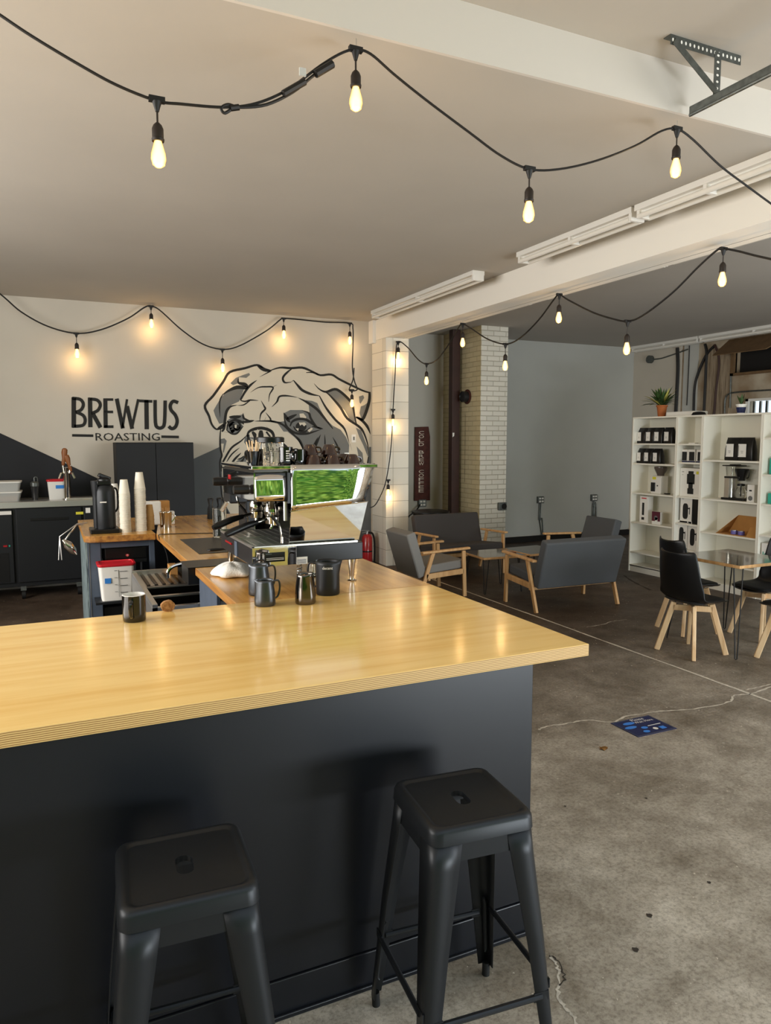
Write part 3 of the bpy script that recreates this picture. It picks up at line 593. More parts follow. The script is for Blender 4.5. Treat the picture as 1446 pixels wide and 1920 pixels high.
# airpot
x,y=.375,6.27
t=thing('airpot','tall black pump airpot on a black drip base','airpot',(x,y,ZT))
MB('blackp').box(x-.11,x+.11,y-.12,y+.12,ZT,ZT+.035).build('drip_base',t,smooth=False,bevel=.006)
b=MB('blackm'); b.lathe([(.078,.035),(.08,.05),(.08,.33),(.07,.37),(.05,.39)],(x+.012,y,ZT)); b.build('body',t)
b=MB('blackp'); b.box(x-.045,x+.06,y-.06,y+.06,ZT+.385,ZT+.42); b.lathe([(.055,.38),(.05,.43),(.03,.45)],(x+.012,y,ZT)); b.beam((x-.03,y-.02,ZT+.47),(x+.06,y,ZT+.43),.04,.03); b.build('pump_head',t,bevel=.006)
b=MB('bmetal'); b.tube([(x-.06,y-.03,ZT+.30),(x-.062,y-.03,ZT+.42)],[.022,.03]); b.tube([(x-.06,y-.03,ZT+.04),(x-.062,y-.03,ZT+.42)],.02); b.build('spout_column',t)
MB('blackp').tube(cr([(x+.085,y,ZT+.36),(x+.11,y,ZT+.33),(x+.11,y,ZT+.2),(x+.085,y,ZT+.16)],4),.008).build('handle',t)
MB('whitep').box(x-.03,x+.02,y-.0825,y-.081,ZT+.245,ZT+.255).build('name_strip',t,smooth=False)
# paper cups: each nested cup is a thing
def cup_mesh(r0,r1,h,mt):
    b=MB(mt); b.lathe([(r1*1.05,0),(r1*1.06,.004),(r1,.006),(r0,h),(r0*.97,h),(0,h-.006)],cap0=False,cap1=False); return b
def cup_stack(x,y,r0,r1,h,n,step,mt,label,top,group):
    b=cup_mesh(r0,r1,h,mt); o=b.build('paper_cup',None,ang=50); o.location=(x,y,ZT); tag(o,label,'paper cup',group)
    for k in range(1,n):
        c=o.copy(); COL.objects.link(c); c.location=(x+.0008*math.sin(k*1.7),y,ZT+k*step); c['label']=label if k<n-1 else top
cup_stack(.533,6.20,.028,.042,.115,26,.0125,'foam','white paper cup nested in the left, shorter stack','whole white paper cup on top of the left, shorter stack','white cups in the left stack')
cup_stack(.657,6.24,.028,.044,.135,25,.0145,'foam','white paper cup nested in the right, taller stack','whole white paper cup on top of the right, taller stack','white cups in the taller stack')
cup_stack(.487,6.62,.03,.042,.11,22,.0125,mat('cup_clear','d8d4ca',.3),'pale cup nested in the stack behind the airpot','pale cup on top of the stack behind the airpot','pale cups behind the airpot')
cup_stack(.733,6.29,.025,.036,.095,13,.0095,'kraft','brown paper cup in the low stack right of the white cups','whole brown paper cup on top of the low brown stack','brown cups in the low stack')
# napkins box
x,y=.80,6.62
t=thing('napkin_box','open orange cardboard box standing behind the brown cups','box',(x+.06,y+.1,ZT)); MB('card').box(x+.0,x+.16,y+.1,y+.2,ZT,ZT+.2).build('carton',t,smooth=False,bevel=.002)
t=thing('paper_bag','white crinkled bag of napkins behind the brown cups','bag',(x-.02,y,ZT)); MB('cloth').box(x-.10,x+.07,y-.02,y+.05,ZT,ZT+.21).build('bag',t,smooth=False,bevel=.012)
x,y=.875,6.38
t=thing('steel_can','polished steel can holding wooden stirrers','can',(x,y,ZT)); b=MB('chrome'); b.lathe([(.045,0),(.052,.13),(.055,.135)],(x,y,ZT),cap1=False); b.build('can',t,solid=.002)
MB('chrome').tube(cr([(x+.05,y,ZT+.12),(x+.08,y,ZT+.09),(x+.045,y,ZT+.04)],4),.005).build('handle',t)
for k in range(5): a=k*1.3; tag(MB('oak').beam((x+.01*math.cos(a),y+.01*math.sin(a),ZT+.01),(x+.035*math.cos(a),y+.035*math.sin(a),ZT+.17),.006,.002).build('stirrer',smooth=False),'wooden stirrer standing in the polished steel can','stirrer','stirrers in the polished can')
x,y=.93,6.6
tag(MB('whitep').box(x-.02,x+.05,y-.03,y+.02,ZT,ZT+.12).build('paper_cone',smooth=False,bevel=.01),'folded white paper leaning right of the polished can','paper')
# thin cable over counter
b=MB('cord'); b.tube(cr([(.79,5.6,.72),(.78,5.7,.95),(.742,5.80,ZT-.01),(.748,5.84,ZT+.008),(.80,5.9,ZT+.004),(1.0,5.85,ZT+.004),(1.3,5.75,ZT+.004)],6),.0035,6); tag(b.build('power_cable'),'thin black cable draped over the service counter edge','cable')
# scoops hanging off left side
t=thing('ice_scoop','shiny metal scoop hanging from the left side of the cup counter','scoop',(.2,6.12,.9))
P=lambda x,y:oy(x,y,6.1)
b=MB('chrome'); b.tube([Vector((.215,6.1,P(146,984).z)),P(144,984),P(131,1000),P(118,1018)],.006); b.build('handle',t)
b=MB('chrome'); a,c_=P(118,1012),P(144,1040); d=(c_-a); b.tube([a,a+d*.35,a+d*.75,c_],[.012,.035,.028,.004],14); b.build('bowl',t)
t=thing('tongs','thin steel tongs hanging beside the metal scoop','tongs',(.2,6.05,.9)); 
for dx in (0,6): P2=lambda x,y:oy(x,y,6.05); b=MB('steel'); b.tube([Vector((.24,6.08,P2(145,982).z)),P2(145-dx*.4,982+dx*.3),P2(112,1006),P2(110+dx,1050)],.004); b.build('arm',t)

# ================================================================ BACK LEFT
t=thing('back_bar_fridge','black undercounter refrigerator cabinet with stainless worktop on casters','refrigerator',(-.2,9.45,0))
FY=9.16
b=MB('blackm'); b.box(-1.9,.70,FY,9.75,.15,1.05); b.build('body',t,smooth=False,bevel=.004)
b=MB('steel'); b.box(-1.95,.72,FY-.03,9.8,1.05,1.12); b.build('worktop',t,smooth=False,bevel=.004)
for x0,x1 in ((-1.15,-.42),(-.38,.30),(.33,.69)):
    d=MB('blackm').box(x0,x1,FY-.035,FY,.2,1.04).build('door',t,smooth=False,bevel=.006)
    b=MB('blackp'); b.box(x0+.14,x1-.14,FY-.045,FY-.036,.90,.93); b.build('handle_recess',d,smooth=False,bevel=.003)
MB('blackp').box(-1.1,-.47,FY-.04,FY-.034,.22,.55).build('vent_grille',t,smooth=False)
b=MB('redx'); b.box(-.52,-.48,FY-.042,FY-.036,.62,.64); b.use('teal'); b.box(-.465,-.45,FY-.042,FY-.036,.62,.64); b.build('indicator_lights',t,smooth=False)
b=MB('whitep'); q=oy(10,962,FY-.04); b.box(q.x-.09,q.x+.06,FY-.04,FY-.036,q.z-.02,q.z+.02); q=oy(164,957,FY-.04); b.box(q.x-.02,q.x+.03,FY-.04,FY-.036,q.z-.03,q.z+.03); b.use('yellow'); q=oy(151,962,FY-.04); b.box(q.x-.05,q.x+.03,FY-.04,FY-.036,q.z-.015,q.z+.015); b.build('stickers',t,smooth=False)
for x in (-1.8,-.34,.25,.64):
    c=MB('blackr').cyl((x-.02,FY+.03,.05),(x+.02,FY+.03,.05),.05,n=20).build('caster_wheel',t); MB('galv').box(x-.03,x+.03,FY+.0,FY+.06,.1,.15).build('fork',c,smooth=False)
def P9(x,y): return oy(x,y,9.35)
ZW=1.12
for k,(z,c_) in enumerate(((0,'bottom'),(.115,'top'))):
    tt=thing('food_tray',('lower' if k==0 else 'upper')+' clear plastic food tray with white lid stacked on the steel worktop','food tray',(-.58,9.4,ZW+z))
    b=MB('frost'); b.rings([[(-.58+x*s_,9.4+y*s_,ZW+z+zz) for x,y in rrect(.26,.17,.03)] for s_,zz in ((.92,0),(1,.10))]); b.build('tray',tt,ang=50)
    b=MB('white'); b.rings([[(-.58+x*s_,9.4+y*s_,ZW+z+zz) for x,y in rrect(.265,.175,.03)] for s_,zz in ((1.01,.098),(1.01,.112),(.9,.114))]); b.build('lid',tt)
    if k==0: MB('card').box(-.8,-.36,9.26,9.54,ZW+.004,ZW+.06).build('contents',tt,smooth=False)
q=P9(66,936); tt=thing('shaker_bottle','dark shaker bottle with grey cap on the steel worktop','bottle',(q.x,9.4,ZW))
b=MB(mat('smoke_plastic','2a2a2b',.2)); b.lathe([(.03,0),(.042,.15),(.044,.16)],(q.x,9.4,ZW)); b.build('bottle',tt); b=MB('galv'); b.lathe([(.046,.16),(.046,.2),(.03,.215)],(q.x,9.4,ZW)); b.tube(cr([(q.x+.0,9.4,ZW+.2),(q.x-.0,9.4,ZW+.26),(q.x+.03,9.4,ZW+.26),(q.x+.035,9.4,ZW+.21)],4),.006); b.build('cap',tt)
q=P9(109,934); tt=foodbox((q.x,9.42,ZW),.22,.2,.22,True,'white food storage box with red lid and blue sticker beside the tap tower')
MB('bluel').box(-.02,.1,-.102,-.099,.13,.17).build('label',tt,local=True,smooth=False)
x=oy(127,937,9.32).x; y=9.32
tt=thing('tap_tower','chrome draft tap tower with two turned wooden handles on the steel worktop','beer tap',(x,y,ZW))
b=MB('chrome'); b.lathe([(.06,0),(.06,.012),(.04,.018),(.04,.37),(.042,.375),(.0,.38)],(x,y,ZW)); b.build('column',tt)
for s_,hx,hz in ((-1,-.035,.52),(1,.055,.43)):
    f=MB('chrome'); f.tube([(x+s_*.02,y-.03,ZW+.32),(x+s_*.06,y-.08,ZW+.31),(x+s_*.085,y-.09,ZW+.25)],.012); f.cyl((x+s_*.03,y-.05,ZW+.31),(x+s_*.03+hx*.3,y-.05,ZW+.40),.012); f=f.build('faucet',tt)
    h=MB('teak'); mx=Matrix.Rotation(R(-8*s_ if s_<0 else -14),4,'Y'); h.lathe([(.012,0),(.02,.03),(.018,.08),(.033,.15),(.03,.19),(.012,.205)],(x+s_*.035 + (.0 if s_<0 else .015),y-.05,ZW+(.40 if s_<0 else .33)),mx=mx); h.build('tap_handle',tt)
MB('steel').box(x-.02,x+.28,y-.12,y+.02,ZW,ZW+.02).build('drip_tray',tt,smooth=False,bevel=.003)
# dark paint bucket region: locker
LY=9.35; L0,L1=oy(220,900,LY).x,oy(365,900,LY).x; LT=1.785
t=thing('storage_cabinet','tall charcoal two door storage cabinet below the wall lettering','cabinet',((L0+L1)/2,9.58,0))
b=MB(mat('cabinet_charcoal','111215',.65)); b.box(L0,L1,LY+.02,9.82,0.0,LT); b.build('body',t,smooth=False,bevel=.003)
mm=(L0+L1)/2
for x0,x1 in ((L0+.004,mm-.003),(mm+.003,L1-.004)): MB(bpy.data.materials['cabinet_charcoal']).box(x0,x1,LY,LY+.02,.08,LT-.012).build('door',t,smooth=False,bevel=.002)
# dark bottles / grinder behind the machine left
for k,(px,hh) in enumerate(((392,.17),(408,.16))):
    q=oz(px,962,ZT); x,y=1.36+.085*k,6.9
    tt=thing('dripper_stand',('left' if k==0 else 'right')+' small dark angular metal stand at the back of the service counter','stand',(x,y,ZT)); b=MB('bmetal'); b.lathe([(.035,0),(.03,.1),(.018,.13),(.03,.19),(.02,.2)],(x,y,ZT),n=6); b.build('body',tt)
q=oy(392,945,5.5); x,y=1.16,5.55
tt=thing('glass_jar','empty clear glass cylinder jar on the service counter behind the portafilters','jar',(x,y,ZT)); b=MB('glass'); b.lathe([(.05,0),(.053,.005),(.053,.22),(.055,.225),(.05,.225),(.048,.012),(0,.01)],(x,y,ZT),cap1=False); b.build('body',tt)
# extinguisher
x,y=oy(691,1000,9.55).x,9.6
t=thing('fire_extinguisher','red fire extinguisher with black hose standing against the painted block column','fire extinguisher',(x,y,.08))
z0=oy(691,1052,y).z-.12; z1=oy(691,1001,y).z
b=MB('redx'); b.lathe([(.07,0),(.075,.01),(.075,z1-z0-.05),(.05,z1-z0-.01),(.025,z1-z0)],(x,y,z0)); b.build('cylinder',t)
b=MB('blackp'); b.tube(cr([(x+.02,y,z1+.02),(x+.08,y-.02,z1),(x+.105,y-.03,z1-.15),(x+.10,y-.03,z0+.05)],5),.014); b.lathe([(.0755,(z1-z0)*.5),(.0765,(z1-z0)*.5+.02)],(x,y,z0),cap0=False,cap1=False); b.build('hose',t)
b=MB('steel'); b.cyl((x,y,z1),(x,y,z1+.04),.018); b.beam((x-.1,y-.02,z1+.06),(x+.03,y,z1+.05),.02,.006); b.beam((x-.09,y-.02,z1+.02),(x+.02,y,z1+.04),.02,.006); b.build('valve_handle',t)
b=MB('galv'); b.box(x-.04,x+.04,y+.07,YB,z0+.1,z0+.14); b.box(x-.05,x+.05,y-.08,y+.09,z0-.01,z0); b.box(x-.05,x+.05,y+.08,YB,z0-.01,z0+.02); b.build('bracket',t,smooth=False)
# ================================================================ ESPRESSO MACHINE (groups face the barista on the left, side panel to the bar)
t=thing('espresso_machine','polished steel two group espresso machine with mirrored side panel on slim legs','espresso machine',(1.25,3.85,ZT))
Y0,Y1=3.50,4.24; X0,XB,X1=.888,1.095,1.485
zb,zc=1.19,1.285
b=MB('bmetal'); b.box(X0+.003,X1,Y0+.004,Y1-.004,zb,zc-.004); b.build('base',t,smooth=False,bevel=.004)
# polished corner plate on near side
c=MB('mirror').box(X0,1.115,Y0-.004,Y0+.004,zb-.002,zc).build('corner_plate',t,smooth=False,bevel=.001)
b=MB('blackp'); q0,q1=oy(497,1037,Y0-.005),oy(534.5,1052,Y0-.005); b.box(q0.x,q1.x,Y0-.006,Y0-.0045,q1.z,q0.z); b.use('whitep'); b.box(q0.x+.006,q1.x-.006,Y0-.0065,Y0-.0058,q1.z+.01,q1.z+.013); b.box(q0.x+.006,q1.x-.006,Y0-.0065,Y0-.0058,q1.z+.018,q1.z+.020)
b.use('galv'); b.box(q0.x+.004,q0.x+.034,Y0-.0065,Y0-.0058,q0.z-.009,q0.z-.005); b.build('data_plate',c,smooth=False)
b=MB('whitep'); q0,q1=oy(556.5,1045,Y0),oy(577,1057,Y0); b.box(q0.x,q1.x,Y0+.001,Y0+.0035,q1.z,q0.z); b.use('blued'); 
for k in range(4): b.box(q0.x+.004,q1.x-.008,Y0,Y0+.001,q1.z+.005+k*.006,q1.z+.007+k*.006)
b.build('rating_label',t,smooth=False)
# badge on tray front (facing left)
b=MB('redx'); b.box(X0-.002,X0+.003,3.95,4.1,zb+.052,zb+.062); b.build('badge',t,smooth=False)
b=MB('bluegrey'); b.box(X0-.001,X0+.003,3.82,3.88,zb+.005,zc-.01); b.build('front_strip',t,smooth=False)
# drip tray grille
b=MB('steel'); b.box(X0,X1-.03,Y0,Y0+.012,zc-.004,zc+.006); b.box(X0,X1-.03,Y1-.012,Y1,zc-.004,zc+.012); b.box(X0,X0+.012,Y0,Y1,zc-.004,zc+.006); b.box(X0,1.3,3.865,3.875,zc,zc+.006); b.build('tray_rim',t,smooth=False,bevel=.001)
b=MB('blackp'); b.box(X0+.01,X1-.05,Y0+.01,Y1-.01,zc-.012,zc-.002); b.build('tray_well',t,smooth=False)
b=MB('steel')
for k in range(34):
    y=Y0+.02+k*.021; b.box(X0+.012,1.36,y,y+.008,zc-.0015,zc+.0005)
for k in range(10): x=X0+.04+k*.045; b.box(x,x+.004,Y0+.012,Y1-.012,zc-.002,zc+.0004)
b.build('tray_grille',t,smooth=False)
# body (rear housing)
zt=1.668
b=MB('mirror'); b.box(1.37,X1-.01,Y0+.03,Y1-.03,zc,zt); b.build('rear_housing',t,smooth=False,bevel=.003)
b=MB('dsteel'); b.box(1.33,1.372,Y0+.03,Y1-.03,zc,1.55); b.build('back_splash',t,smooth=False)
# side panels: upper curved panel (outward tilt), lower panel (inward tilt)
def side(yy,s):
    # lower trapezoid, leaning so it mirrors the bar top
    A=[(1.087,yy,zc+.003),(1.472,yy,zc+.003),(1.512,yy-s*.028,1.492),(1.092,yy-s*.028,1.462)]
    b=MB('mirror'); B=[(x,y+s*.008,z) for x,y,z in A]; b.rings([A,B]); b.build('lower_side_panel',t,smooth=False,bevel=.001)
    # upper, softly curved
    n=16; rows=[]
    for j in range(9):
        v=j/8; row=[]
        for i in range(n+1):
            u=i/n; x0=1.092+.006*v; x1=1.515+.07*v
            x=x0+(x1-x0)*u; zlo=1.462+.033*u; z=zlo+(1.692-zlo)*v
            bul=.012*math.sin(PI*v)+ (.03*max(0,(u-.68)/.32)**2)
            row.append((x,yy-s*(.030-.016*v)+s*bul*(-1)*-1*0 + s*(-.006*math.sin(PI*v)+.008*v) + s*(.05*max(0,(u-.72)/.28)**2),z))
        rows.append(row)
    b=MB('mirror'); b.rings(rows,closed=False,cap0=False,cap1=False); b.build('upper_side_panel',t,ang=60,solid=.006)
side(Y0+.028,1); side(Y1-.028,-1)
b=MB('chrome'); b.tube([(1.088,Y0+.0,1.46),(1.515,Y0+.0,1.494)],.0025); b.build('seam_trim',t)
# top and cup rail
b=MB('mirror'); b.box(.90,1.58,Y0+.02,Y1-.02,1.672,1.69); b.build('top_plate',t,smooth=False,bevel=.003)
b=MB('dsteel'); b.box(.915,1.37,Y0+.035,Y1-.03,1.655,1.672); b.build('top_underside',t,smooth=False)
# front control housing (over the groups) with small side panel
b=MB('blackm'); b.box(.915,1.085,Y0+.02,Y1-.02,1.51,1.655); b.build('control_housing',t,smooth=False,bevel=.004)
b=MB('mirror'); 
A=[];
for j in range(5):
    v=j/4; A.append([(.912+ (1.072-.912)*i/8, Y0+.006+.016*v+.006*(i/8-.5)**2, 1.515+(1.648-1.515)*v) for i in range(9)])
b.rings(A,closed=False); b.build('small_side_panel',t,solid=.004,ang=60)
MB('mirror').box(.908,.916,Y0+.02,Y1-.02,1.515,1.655).build('control_fascia',t,smooth=False)
MB('blackp').box(1.076,1.092,Y0+.004,Y0+.02,1.50,1.655).build('gap_strip',t,smooth=False)
# steam knobs (big black, pointing to barista)
for y,x in ((3.60,.86),(4.1,.86)):
    k=MB('blackp'); k.lathe([(.018,0),(.024,.01),(.024,.07),(.021,.085)],(x+.05,y,1.585 if y>4 else 1.57),mx=Matrix.Rotation(-PI/2,4,'Y'),n=12); k=k.build('steam_knob',t,ang=25)
    MB('chrome').cyl((x+.03,y,1.58),(.92,y,1.58),.009).build('stem',k)
MB('redx').box(.906,.909,4.02,4.08,1.60,1.625).build('red_label',t,smooth=False)
# groups
for gy in (3.70,4.02):
    g=MB('chrome'); g.lathe([(.036,0),(.04,.008),(.04,.04),(.032,.055),(.032,.10)],(1.05,gy,1.42)); g.cyl((1.05,gy,1.46),(1.35,gy,1.46),.035); g.cyl((1.0,gy,1.50),(1.35,gy,1.50),.022); g=g.build('group_head',t)
    pf=MB('chrome'); pf.lathe([(.034,-.035),(.036,0)],(1.05,gy,1.415)); pf.cyl((1.02,gy-.01,1.405),(.955,gy-.02,1.39),.009); pf=pf.build('portafilter',t)
    MB('blackp').tube([(.965,gy-.02,1.392),(.90,gy-.035,1.378),(.82,gy-.055,1.352),(.79,gy-.062,1.34)],[.013,.018,.019,.014],14).build('portafilter_handle',pf)
    MB('chrome').tube([(1.05,gy,1.385),(1.05,gy,1.365),(1.04,gy,1.35)],.008).build('spout',pf)
# steam wands
for y,x in ((3.535,1.0),(4.20,.98)):
    w=MB('chrome'); w.tube(cr([(.985,y+.02,1.515),(.985,y,1.47),(1.0,y-.015,1.43),(1.03,y-.02,1.40),(1.045,y-.02,1.31)],5),.005,8); w=w.build('steam_wand',t)
    MB('blackp').tube([(.995,y-.011,1.44),(1.015,y-.017,1.415),(1.032,y-.02,1.388)],.0085).build('rubber_grip',w)
    MB('chrome').lathe([(.008,0),(.008,.03)],(1.046,y-.02,1.3)).build('tip',w)
MB('chrome').lathe([(.016,0),(.018,.03),(.018,.04)],(1.03,3.58,1.385)).build('water_tap',t)
# hoses of the machine
for y in (3.62,4.0): MB('steel').tube([(1.1,y,1.50),(1.1,y,1.40)],.012).build('pressure_tube',t)
# legs
for x,y in ((.93,3.58),(1.432,3.53),(.93,4.16),(1.432,4.16)):
    MB('chrome').lathe([(.024,0),(.025,.004),(.012,.008),(.011,.02),(.013,.03),(.021,zb-ZT)],(x,y,ZT),n=20).build('leg',t)
# coiled hose below
P=[(1.17+.012*math.cos(a),3.62+.012*math.sin(a),ZT+.005+a*.0019) for a in [k*PI/6 for k in range(96)]]; P=[p for p in P if p[2]<zb-.005]
tag(MB('steel').tube(P,.003,5).build('coiled_hose'),'coiled steel hose under the espresso machine','hose')
x,y=1.30,3.75; tag(MB('glass').lathe([(.045,0),(.05,.09),(.048,.09),(.043,.006),(0,.004)],(x,y,ZT),cap1=False).build('drinking_glass'),'clear glass tumbler standing under the espresso machine','glass')
# ---- on top
ZM=1.69
x,y=.955,3.70
tt=thing('stirrer_cup','black cup full of wooden sticks on the espresso machine','cup',(x,y,ZM)); MB(bpy.data.materials['mug_black']).lathe([(.025,0),(.036,.07),(.033,.07),(.023,.005),(0,.004)],(x,y,ZM),cap1=False).build('cup',tt,ang=60)
for k in range(9):
    a=k*.7; r=.018+.004*(k%3); tag(MB('beech').beam((x+.008*math.cos(a),y+.008*math.sin(a),ZM+.008),(x+r*1.6*math.cos(a),y+r*1.6*math.sin(a),ZM+.115+.004*(k%4)),.005,.002).build('wooden_stick',smooth=False),'wooden stick in the black cup on the espresso machine','stirrer','wooden sticks in the black cup')
x,y=1.13,4.0
tt=thing('glass_canister','large glass canister with black lid on the espresso machine','canister',(x,y,ZM)); MB('glass').lathe([(.07,0),(.075,.01),(.075,.11),(.07,.115)],(x,y,ZM)).build('jar',tt); MB('blackp').lathe([(.08,.115),(.08,.14),(.07,.145)],(x,y,ZM)).build('lid',tt)
mug(1.055,3.66,ZM,.027,.07,'clear glass cup left of the black mugs on the espresso machine','glass','glass',R(180),'glass_cup','cup')
mugp=mug(1.105,3.62,ZM,.036,.092,'black mug with small white print on the espresso machine',bpy.data.materials['mug_black'],'blackp',R(-10))
b=MB('whitep')
for k in range(5): b.box(1.095,1.115,3.5825,3.5835,ZM+.02+k*.012,ZM+.026+k*.012)
b.build('print',mugp,smooth=False)
mug(1.17,3.60,ZM,.034,.08,'second black mug, beside the printed one on the espresso machine',bpy.data.materials['mug_black'],'blackp',R(215))
mug(1.01,3.84,ZM,.034,.08,'black mug at the back left on the espresso machine',bpy.data.materials['mug_black'],'blackp',R(180))
proto=None; k=0
lab=['front row','middle','back']
for row,(xs,z) in enumerate((((1.235,1.335,1.435),0),)):
    pass
def icup(x,y,z,label):
    tt=thing('espresso_cup',label,'cup',(x,y,z),rz=random.uniform(-.3,.3),group='brown cups upside down on the machine')
    MB('brownc').lathe([(.045,0),(.044,.004),(.036,.03),(.026,.05),(.022,.052),(.02,.05)],n=24).build('bowl',tt,local=True)
    b=MB('brownc'); b.tube(cr([(.036,0,.012),(.058,0,.014),(.055,0,.034),(.032,0,.038)],4),.005); b.build('handle',tt,local=True); return tt
spots=[(1.24,3.58,0),(1.345,3.575,0),(1.455,3.58,0),(1.24,3.69,0),(1.345,3.69,0),(1.455,3.69,0),(1.3,3.80,0),(1.42,3.80,0),(1.24,3.63,.052),(1.345,3.63,.052)]
p0=None
for i,(x,y,z) in enumerate(spots):
    l='brown ceramic cup turned upside down on the espresso machine'
    if i>=8: l=('left' if i==8 else 'right')+' brown cup stacked above the row on the espresso machine'
    if p0 is None: p0=icup(x,y,ZM,l)
    else:
        c=dup(p0,(x,y,ZM+z),random.uniform(-.6,.6),l)
        if i>=8: del c['group']
tag(MB('whitep').box(1.52,1.545,3.84,3.85,ZM,ZM+.055).build('card_note',smooth=False),'small white card standing behind the brown cups','card')
# wooden tray and grinder base behind the machine
t=thing('wooden_tray','round wooden board with small bowl behind the machine groups','board',(1.3,4.75,ZT)); MB('oak').lathe([(.16,0),(.17,.01),(.17,.03),(.15,.035)],(1.32,4.8,ZT)).build('board',t)
t=thing('coffee_grinder','black espresso grinder behind the espresso machine','grinder',(1.25,5.15,ZT))
b=MB('blackm'); b.box(1.14,1.36,5.02,5.3,ZT,ZT+.04); b.box(1.24,1.36,5.05,5.27,ZT+.04,ZT+.42); b.box(1.13,1.36,5.05,5.27,ZT+.30,ZT+.44); b.build('body',t,smooth=False,bevel=.012)
MB(bpy.data.materials['smoke_plastic']).lathe([(.05,.44),(.075,.50),(.075,.55),(.05,.56)],(1.25,5.16,ZT)).build('hopper',t)
MB('chrome').tube([(1.13,5.16,ZT+.3),(1.09,5.16,ZT+.24)],.015).build('chute',t)
# ================================================================ BAR STOOLS
def make_stool(label):
    t=thing('bar_stool',label,'bar stool',(0,0,0)); HS=.77; mt='blackm'
    rg=lambda h,r,z:[(x,y,z) for x,y in rrect(h,h,r,5)]
    b=MB(mt)
    hole=[(x,y) for x,y in rrect(.021,.042,.0205,5)]
    b.rings([rg(.160,.036,HS-.050),rg(.163,.036,HS-.048),rg(.161,.036,HS-.016),rg(.156,.034,HS-.005),rg(.148,.03,HS),rg(.139,.026,HS-.001),rg(.134,.024,HS-.006),rg(.129,.022,HS-.0065),[(x,y,HS-.0065) for x,y in hole],[(x,y,HS-.022) for x,y in hole]],True,False,False)
    b.build('seat',t,local=True,ang=50)
    for sx in (-1,1):
        for sy in (-1,1):
            b=MB(mt); A=[]
            for z,c,w,r in ((HS-.045,.157,.088,.03),(HS-.12,.163,.082,.03),(.40,.186,.062,.024),(.16,.203,.045,.016),(.035,.212,.036,.012)):
                ring=[(c-w,c)]+[(c-r+r*math.sin(a),c-r+r*math.cos(a)) for a in [R(v) for v in (0,22,45,67,90)]]+[(c,c-w)]
                A.append([(sx*x,sy*y,z) for x,y in ring])
            b.rings(A,False,False,False); l=b.build('leg',t,local=True,ang=60,solid=.003)
            MB('blackr').cyl((sx*.198,sy*.198,0),(sx*.2,sy*.2,.045),.013).build('rubber_foot',l,local=True)
            b=MB(mt); b.tube([(sx*.172,sy*.172,.30),(sx*.182,sy*.182,.28),(sx*.196,sy*.196,.10),(sx*.19,sy*.19,.09)],[.004,.009,.007,.003],8); b.build('leg_rib',l,local=True)
    for k in range(4):
        mx=Matrix.Rotation(k*PI/2,4,'Z')
        b=MB(mt); b.box(-.085,.085,-.158,-.154,HS-.10,HS-.045,mx); b.build('apron',t,local=True,smooth=False)
        z=.235 if k%2==0 else .26; c=.197
        b=MB(mt); b.tube([mx@Vector(p) for p in ((-c+.03,-c,z),(c-.03,-c,z))],.009,10)
        for s_ in (-1,1): b.box(min(s_*(c-.055),s_*(c-.008)),max(s_*(c-.055),s_*(c-.008)),-c-.002,-c+.002,z-.014,z+.014,mx)
        b.build('footrest_bar',t,local=True)
    return t
s0=make_stool('black metal bar stool left of the other, its seat slot pointing at the bar'); s0.location=(.262,1.768,0); s0.rotation_euler=(0,0,R(-3.5))
s1=dup(s0,(1.062,1.772,0),R(-5),'black metal bar stool at the right end of the bar front')
for s_ in (s0,s1): s_['group']='black metal stools at the bar'
# ================================================================ LOUNGE
def seat_unit(name,label,cat,W,fab,loc,rz,group=None):
    t=thing(name,label,cat,loc,rz,group); h=W/2
    def frame(s_):
        x=s_*h
        MB('oak').beam((x,-.02,0),(x,-.04,.54),.045,.03,(1,0,0)).build('front_leg',t,local=True,smooth=False,bevel=.005)
        MB('oak').beam((x,-.62,0),(x,-.44,.54),.045,.03,(1,0,0)).build('rear_leg',t,local=True,smooth=False,bevel=.005)
        MB('oak').beam((x,.04,.565),(x,-.58,.545),.055,.026).build('armrest',t,local=True,smooth=False,bevel=.008)
        MB('oak').beam((x,-.04,.30),(x,-.53,.27),.03,.06).build('side_rail',t,local=True,smooth=False,bevel=.004)
    frame(-1); frame(1)
    MB('oak').box(-h,h,-.10,-.07,.26,.31).box(-h,h,-.50,-.47,.22,.27).build('cross_rail',t,local=True,smooth=False,bevel=.003)
    w=h-.03
    b=MB(fab); mx=Matrix.Translation((0,-.02,.395))@Matrix.Rotation(R(5),4,'X'); b.box(-w,w,-.56,.02,-.065,.035,mx); b.build('seat_cushion',t,local=True,smooth=True,bevel=.018)
    b=MB(fab); mx=Matrix.Translation((0,-.50,.28))@Matrix.Rotation(R(17),4,'X'); b.box(-w-.01,w+.01,-.115,0,0,.53,mx); b.build('back_cushion',t,local=True,smooth=True,bevel=.018)
    return t
seat_unit('loveseat','charcoal fabric loveseat with wooden arms seen from behind, nearest the bar','sofa',1.07,'fab',(5.125,6.72,0),R(-2))
seat_unit('loveseat','dark grey loveseat against the back, facing the bar','sofa',1.07,'fab3',(5.03,8.19,0),R(180))
seat_unit('armchair','grey armchair left of the coffee tables with its back to the bar','armchair',.62,'fab2',(4.34,7.47,0),R(-90))
seat_unit('armchair','dark armchair at the right of the coffee tables, behind the nearest loveseat','armchair',.62,'fab',(5.98,7.52,0),R(90))
def hairpin(b,x,y,z,dx,dy,spread=.035):
    px,py=-dy,dx; n=math.hypot(dx,dy); px/=n;py/=n
    tx,ty=x+dx,y+dy
    for s_ in (-1,1): b.tube([(x+s_*px*spread,y+s_*py*spread,z),(tx+s_*px*.008,ty+s_*py*.008,.012),(tx,ty,.006)],.0055,8)
